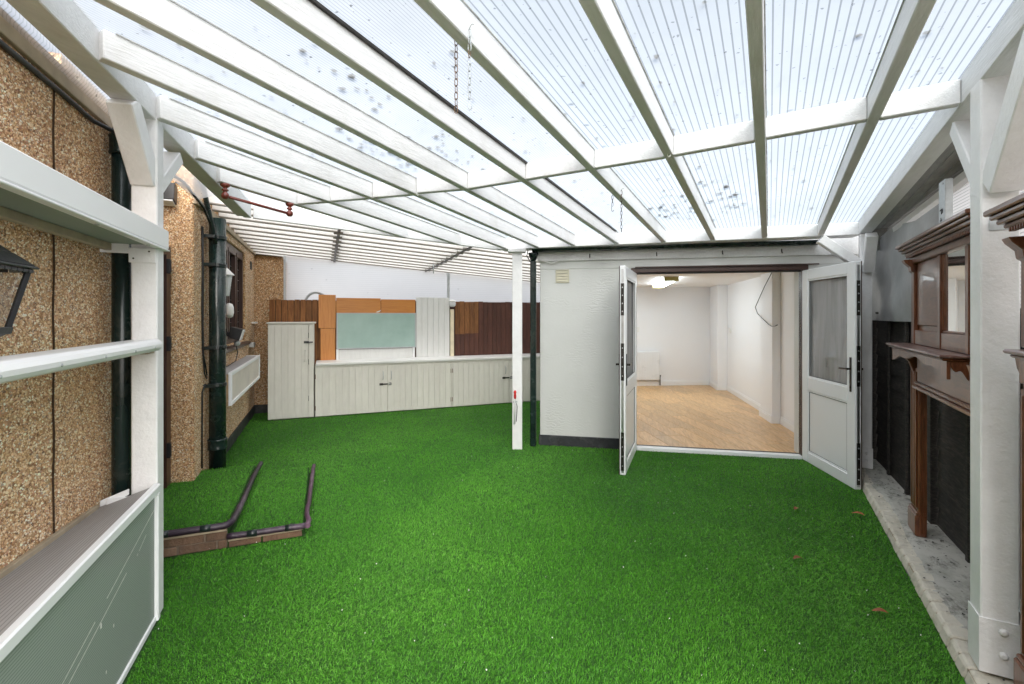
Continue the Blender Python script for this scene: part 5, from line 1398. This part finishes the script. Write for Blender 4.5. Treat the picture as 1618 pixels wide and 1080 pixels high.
def fire_surround(label, s0, s1, tb, zb, z_shelf, z_top, shelf, cornice, mirror, full=True):
    """s0..s1 body, tb = front face of the backing, shelf=(s0,s1,t), cornice=(s0,s1,t)"""
    T = Thing('fire_surround', label, 'fireplace surround', PF.w(tb, (s0 + s1) / 2, zb), PF.rot, group='wooden fire surrounds on the right')
    M = 'mahogany'
    ct = shelf[2] + .055
    for a, b in ((s1 - .19, s1), (s0, s0 + .19)):
        lg = T.part('leg', MB(PF).box(tb - .004, tb + .04, a, b, zb + .16, z_shelf - .16), M, bevel=.004)
        for k in range(4):
            c_ = a + .028 + k * .038
            T.part('flute', MB(PF).box(tb - .013, tb - .0045, c_, c_ + .02, zb + .18, z_shelf - .18), M, lg, bevel=.004)
            if a > s0 + .5:
                T.part('flute', MB(PF).box(tb + .002 + k * .010, tb + .008 + k * .010, a - .010, a - .0005, zb + .02, z_shelf - .18), M, lg, bevel=.003)
        bl = MB(PF); bl.box(tb - .022, tb + .04, a - .006 if a < s0 + .5 else a, b + .006, zb + .0, zb + .14); bl.box(tb - .016, tb + .04, a, b + .003, zb + .1405, zb + .159)
        T.part('plinth_block', bl, M, lg, bevel=.006)
        cb_ = MB(PF).prism([(tb - .005, z_shelf - .22), (tb - .014, z_shelf - .18), (tb - (tb - ct) * .45, z_shelf - .12), (tb - (tb - ct) * .85, z_shelf - .075), (ct, z_shelf - .03), (tb + .04, z_shelf - .03), (tb + .04, z_shelf - .22)], b - .11, b - .06, 'uz')
        T.part('corbel', cb_, M, lg, bevel=.003)
    T.part('frieze', MB(PF).box(tb - .012, tb + .04, s0 + .191, s1 - .191, z_shelf - .24, z_shelf - .03), 'mahogany_flat')
    fm = MB(PF); fm.box(tb - .040, tb + .04, s0 + .191, s1 - .191, z_shelf - .285, z_shelf - .262); fm.box(tb - .028, tb + .04, s0 + .191, s1 - .191, z_shelf - .2615, z_shelf - .2405)
    T.part('frieze_moulding', fm, 'mahogany_flat', bevel=.005)
    # shelf with moulded edge, scalloped apron
    a, b, t_ = shelf
    T.part('shelf', MB(PF).box(t_, tb + .04, a, b, z_shelf - .016, z_shelf), 'shelf_worn', bevel=.005)
    T.part('shelf_moulding', MB(PF).box(t_ + .014, tb + .039, a + .014, b - .014, z_shelf - .030, z_shelf - .0165), M, bevel=.006)
    n = 24; pr = []
    L0, L1 = a + .03, b - .03
    for k in range(n + 1):
        f = k / n; dpt = .035 + .045 * (0.5 + .5 * math.cos(2 * math.pi * f)) ** 1.4 + .012 * math.cos(6 * math.pi * f)
        pr.append((L0 + (L1 - L0) * f, z_shelf - .031 - dpt))
    ap = MB(PF).prism([(L1, z_shelf - .031), (L0, z_shelf - .031)] + pr, t_ + .035, t_ + .050, 'vz')
    T.part('apron', ap, M, bevel=.002)
    pr = []
    for k in range(11):
        f = k / 10; dpt = .03 + .06 * f + .012 * math.sin(f * 9)
        pr.append((t_ + .051 + (tb - t_ - .055) * f, z_shelf - .031 - dpt))
    for ee in (L0, L1 - .015):
        T.part('apron_return', MB(PF).prism([(tb - .004, z_shelf - .031), (t_ + .051, z_shelf - .031)] + pr, ee, ee + .015, 'uz'), M, bevel=.002)
    if not full: 
        pass
    # overmantel: stiles, rails, panels, mirror
    zt = z_top - .14
    T.part('back_panel', MB(PF).box(tb + .022, tb + .04, s0 + .02, s1 - .02, z_shelf + .001, zt), 'mahogany_flat', bevel=0)
    for q in ((s1 - .075, s1 - .005), (s0 + .005, s0 + .075), (mirror[1] + .012, mirror[1] + .062), (mirror[0] - .062, mirror[0] - .012)):
        T.part('stile', MB(PF).box(tb - .004, tb + .0215, q[0], q[1], z_shelf + .001, zt), M, bevel=.004)
    for z0, z1 in ((z_shelf + .0015, mirror[2] - .012), (mirror[3] + .012, zt)):
        for q in ((s0 + .0755, mirror[0] - .0625), (mirror[0] - .0115, mirror[1] + .0115), (mirror[1] + .0625, s1 - .0755)):
            T.part('overmantel_rail', MB(PF).box(tb + .0, tb + .0215, q[0], q[1], z0, z1), 'mahogany_flat', bevel=.004)
    for q in ((s0 + .0755, mirror[0] - .0625), (mirror[1] + .0625, s1 - .0755)):
        for dz in (0,):
            T.part('side_panel', MB(PF).box(tb + .010, tb + .0215, q[0] + .05, q[1] - .02, mirror[2] + .02, mirror[3] - .02), 'mahogany_flat', bevel=.008)
    mf = MB(PF); m0, m1, m2, m3 = mirror
    mf.box(tb + .006, tb + .0215, m0 - .011, m1 + .011, m2 - .011, m2); mf.box(tb + .006, tb + .0215, m0 - .011, m1 + .011, m3, m3 + .011)
    mf.box(tb + .006, tb + .0215, m0 - .011, m0, m2 + .0005, m3 - .0005); mf.box(tb + .006, tb + .0215, m1, m1 + .011, m2 + .0005, m3 - .0005)
    mr = T.part('mirror_frame', mf, M, bevel=.003)
    T.part('mirror', MB(PF).box(tb + .015, tb + .021, m0, m1, m2, m3), 'mirror', mr, bevel=0)
    # turned brackets under the cornice and the cornice itself
    a, b, t_ = cornice
    for c_ in (s1 - .04, s0 + .04):
        pr = [(tb - .005, zt - .06), (tb - .018, zt - .05), (tb - .022, zt - .02), (tb - .05, zt + .01), (tb - .06, zt + .03), (tb + .02, zt + .03), (tb + .02, zt - .06)]
        T.part('capital', MB(PF).prism(pr, c_ - .035, c_ + .035, 'uz'), M, bevel=.003)
    lay = [(tb - .012, 0, zt + .001, zt + .045), (tb - .02, .0, zt + .0455, zt + .060), (t_ + .045, .012, zt + .0605, zt + .078), (t_ + .03, .03, zt + .0785, zt + .098), (t_ + .014, .042, zt + .0985, zt + .116), (t_, .055, zt + .1165, z_top)]
    cn = MB(PF)
    for tt, ext, z0, z1 in lay: cn.box(tt, tb + .05, a + .055 - ext, b - .055 + ext, z0, z1)
    cc = T.part('cornice', cn, 'mahogany_flat', bevel=.005)
    k = 0; s_ = a + .07; dn = MB(PF)
    while s_ < b - .08:
        dn.box(t_ + .047, t_ + .056 + .01, s_, s_ + .011, zt + .044, zt + .0600); s_ += .021
    T.part('dentils', dn, M, cc, bevel=.001, kind='stuff')
    return T
fire_surround('dark wooden fire surround with mirror, standing on the kerb behind the thick white post', 2.80, 4.245, .875, .075, 1.352, 2.045, (3.09, 4.35, .745), (2.92, 4.32, .795), (3.22, 3.595, 1.462, 1.925))
fire_surround('second dark wooden fire surround, cut off by the right edge', 1.05, 2.56, .86, .075, 1.425, 1.960, (.95, 2.43, .765), (1.0, 2.53, .74), (1.5, 2.0, 1.5, 1.78))
T = Thing('fender_bracket', 'grey galvanised angle bracket leaning by the foot of the thick white post', 'bracket', PF.w(.87, 2.55, .1), PF.rot)
T.part('arm', MB(PF).strut((.885, 2.648, .39), (.93, 2.28, .27), .004, .055), 'galvanised', bevel=.0005)
T.part('flange', MB(PF).strut((.90, 2.648, .362), (.945, 2.28, .242), .04, .004), 'galvanised', bevel=.0005)
for f in (.12, .2, .5):
    T.part('hole', MB(PF).lathe((.883 + .045 * f, 2.648 - .368 * f, .39 - .12 * f), [(.006, 0), (.006, .002)], 8, axis=(-.8777, .4794, 0)), 'cable_black')

# ================================================================== small things on the lawn
def fallen_leaf(label, x, y, L_, rot):
    T = MB(); pts = []; n = 7
    rows = []
    for i in range(n + 1):
        f = i / n; hw = L_ * .24 * math.sin(math.pi * min(1, f * .96 + .02)) ** .8
        for sgn in (-1, 0, 1):
            px, py = (f - .5) * L_, sgn * hw
            rows.append((x + px * math.cos(rot) - py * math.sin(rot), y + px * math.sin(rot) + py * math.cos(rot), .030 + abs(sgn) * hw * .35 + .006 * math.sin(f * 4)))
    T.add(rows, [(i * 3 + j, i * 3 + j + 1, i * 3 + j + 4, i * 3 + j + 3) for i in range(n) for j in range(2)])
    o = solo('fallen_leaf', label, 'leaf', T, 'leaf_brown', Vector((x, y, .03)), 0, group='fallen leaves on the lawn', bevel=0)
def gp_(px, py):
    y = 745 * 1.52 / (py - 498); return (px - 809) / 745 * y, y
for lab, x, y, L_, r in (('brown leaf on the lawn farthest from viewer, in front of the open right door', 2.24, 3.71, .075, .6),
                         ('reddish leaf on the lawn nearest the kerb, below the right door', 2.65, 3.61, .085, 2.4),
                         ('curled brown leaf lying alone in the middle right of the lawn', 1.79, 2.95, .07, .2),
                         ('red brown leaf on the near lawn closest to the viewer', 1.89, 2.42, .07, 2.7)):
    fallen_leaf(lab, x, y, L_, r)
sp_ = MB()
for _ in range(230):
    x = random.uniform(-2, 2.8); y = 2 + 4.5 * random.random() ** 1.3
    if not bool(in_lawn(np.array([x]), np.array([y]))[0]): continue
    r = random.uniform(.002, .0045); a0 = random.random() * 6; z = .021 + random.random() * .006
    sp_.add([(x + r * math.cos(a0 + k * 2.1), y + r * math.sin(a0 + k * 2.1), z + .004 * (k == 1)) for k in range(3)] , [(0, 1, 2)])
solo('lawn_specks', 'tiny white specks of debris scattered through the green lawn', 'specks', sp_, 'white_speck', Vector((0, 3, .03)), 0, kind='stuff', bevel=0)
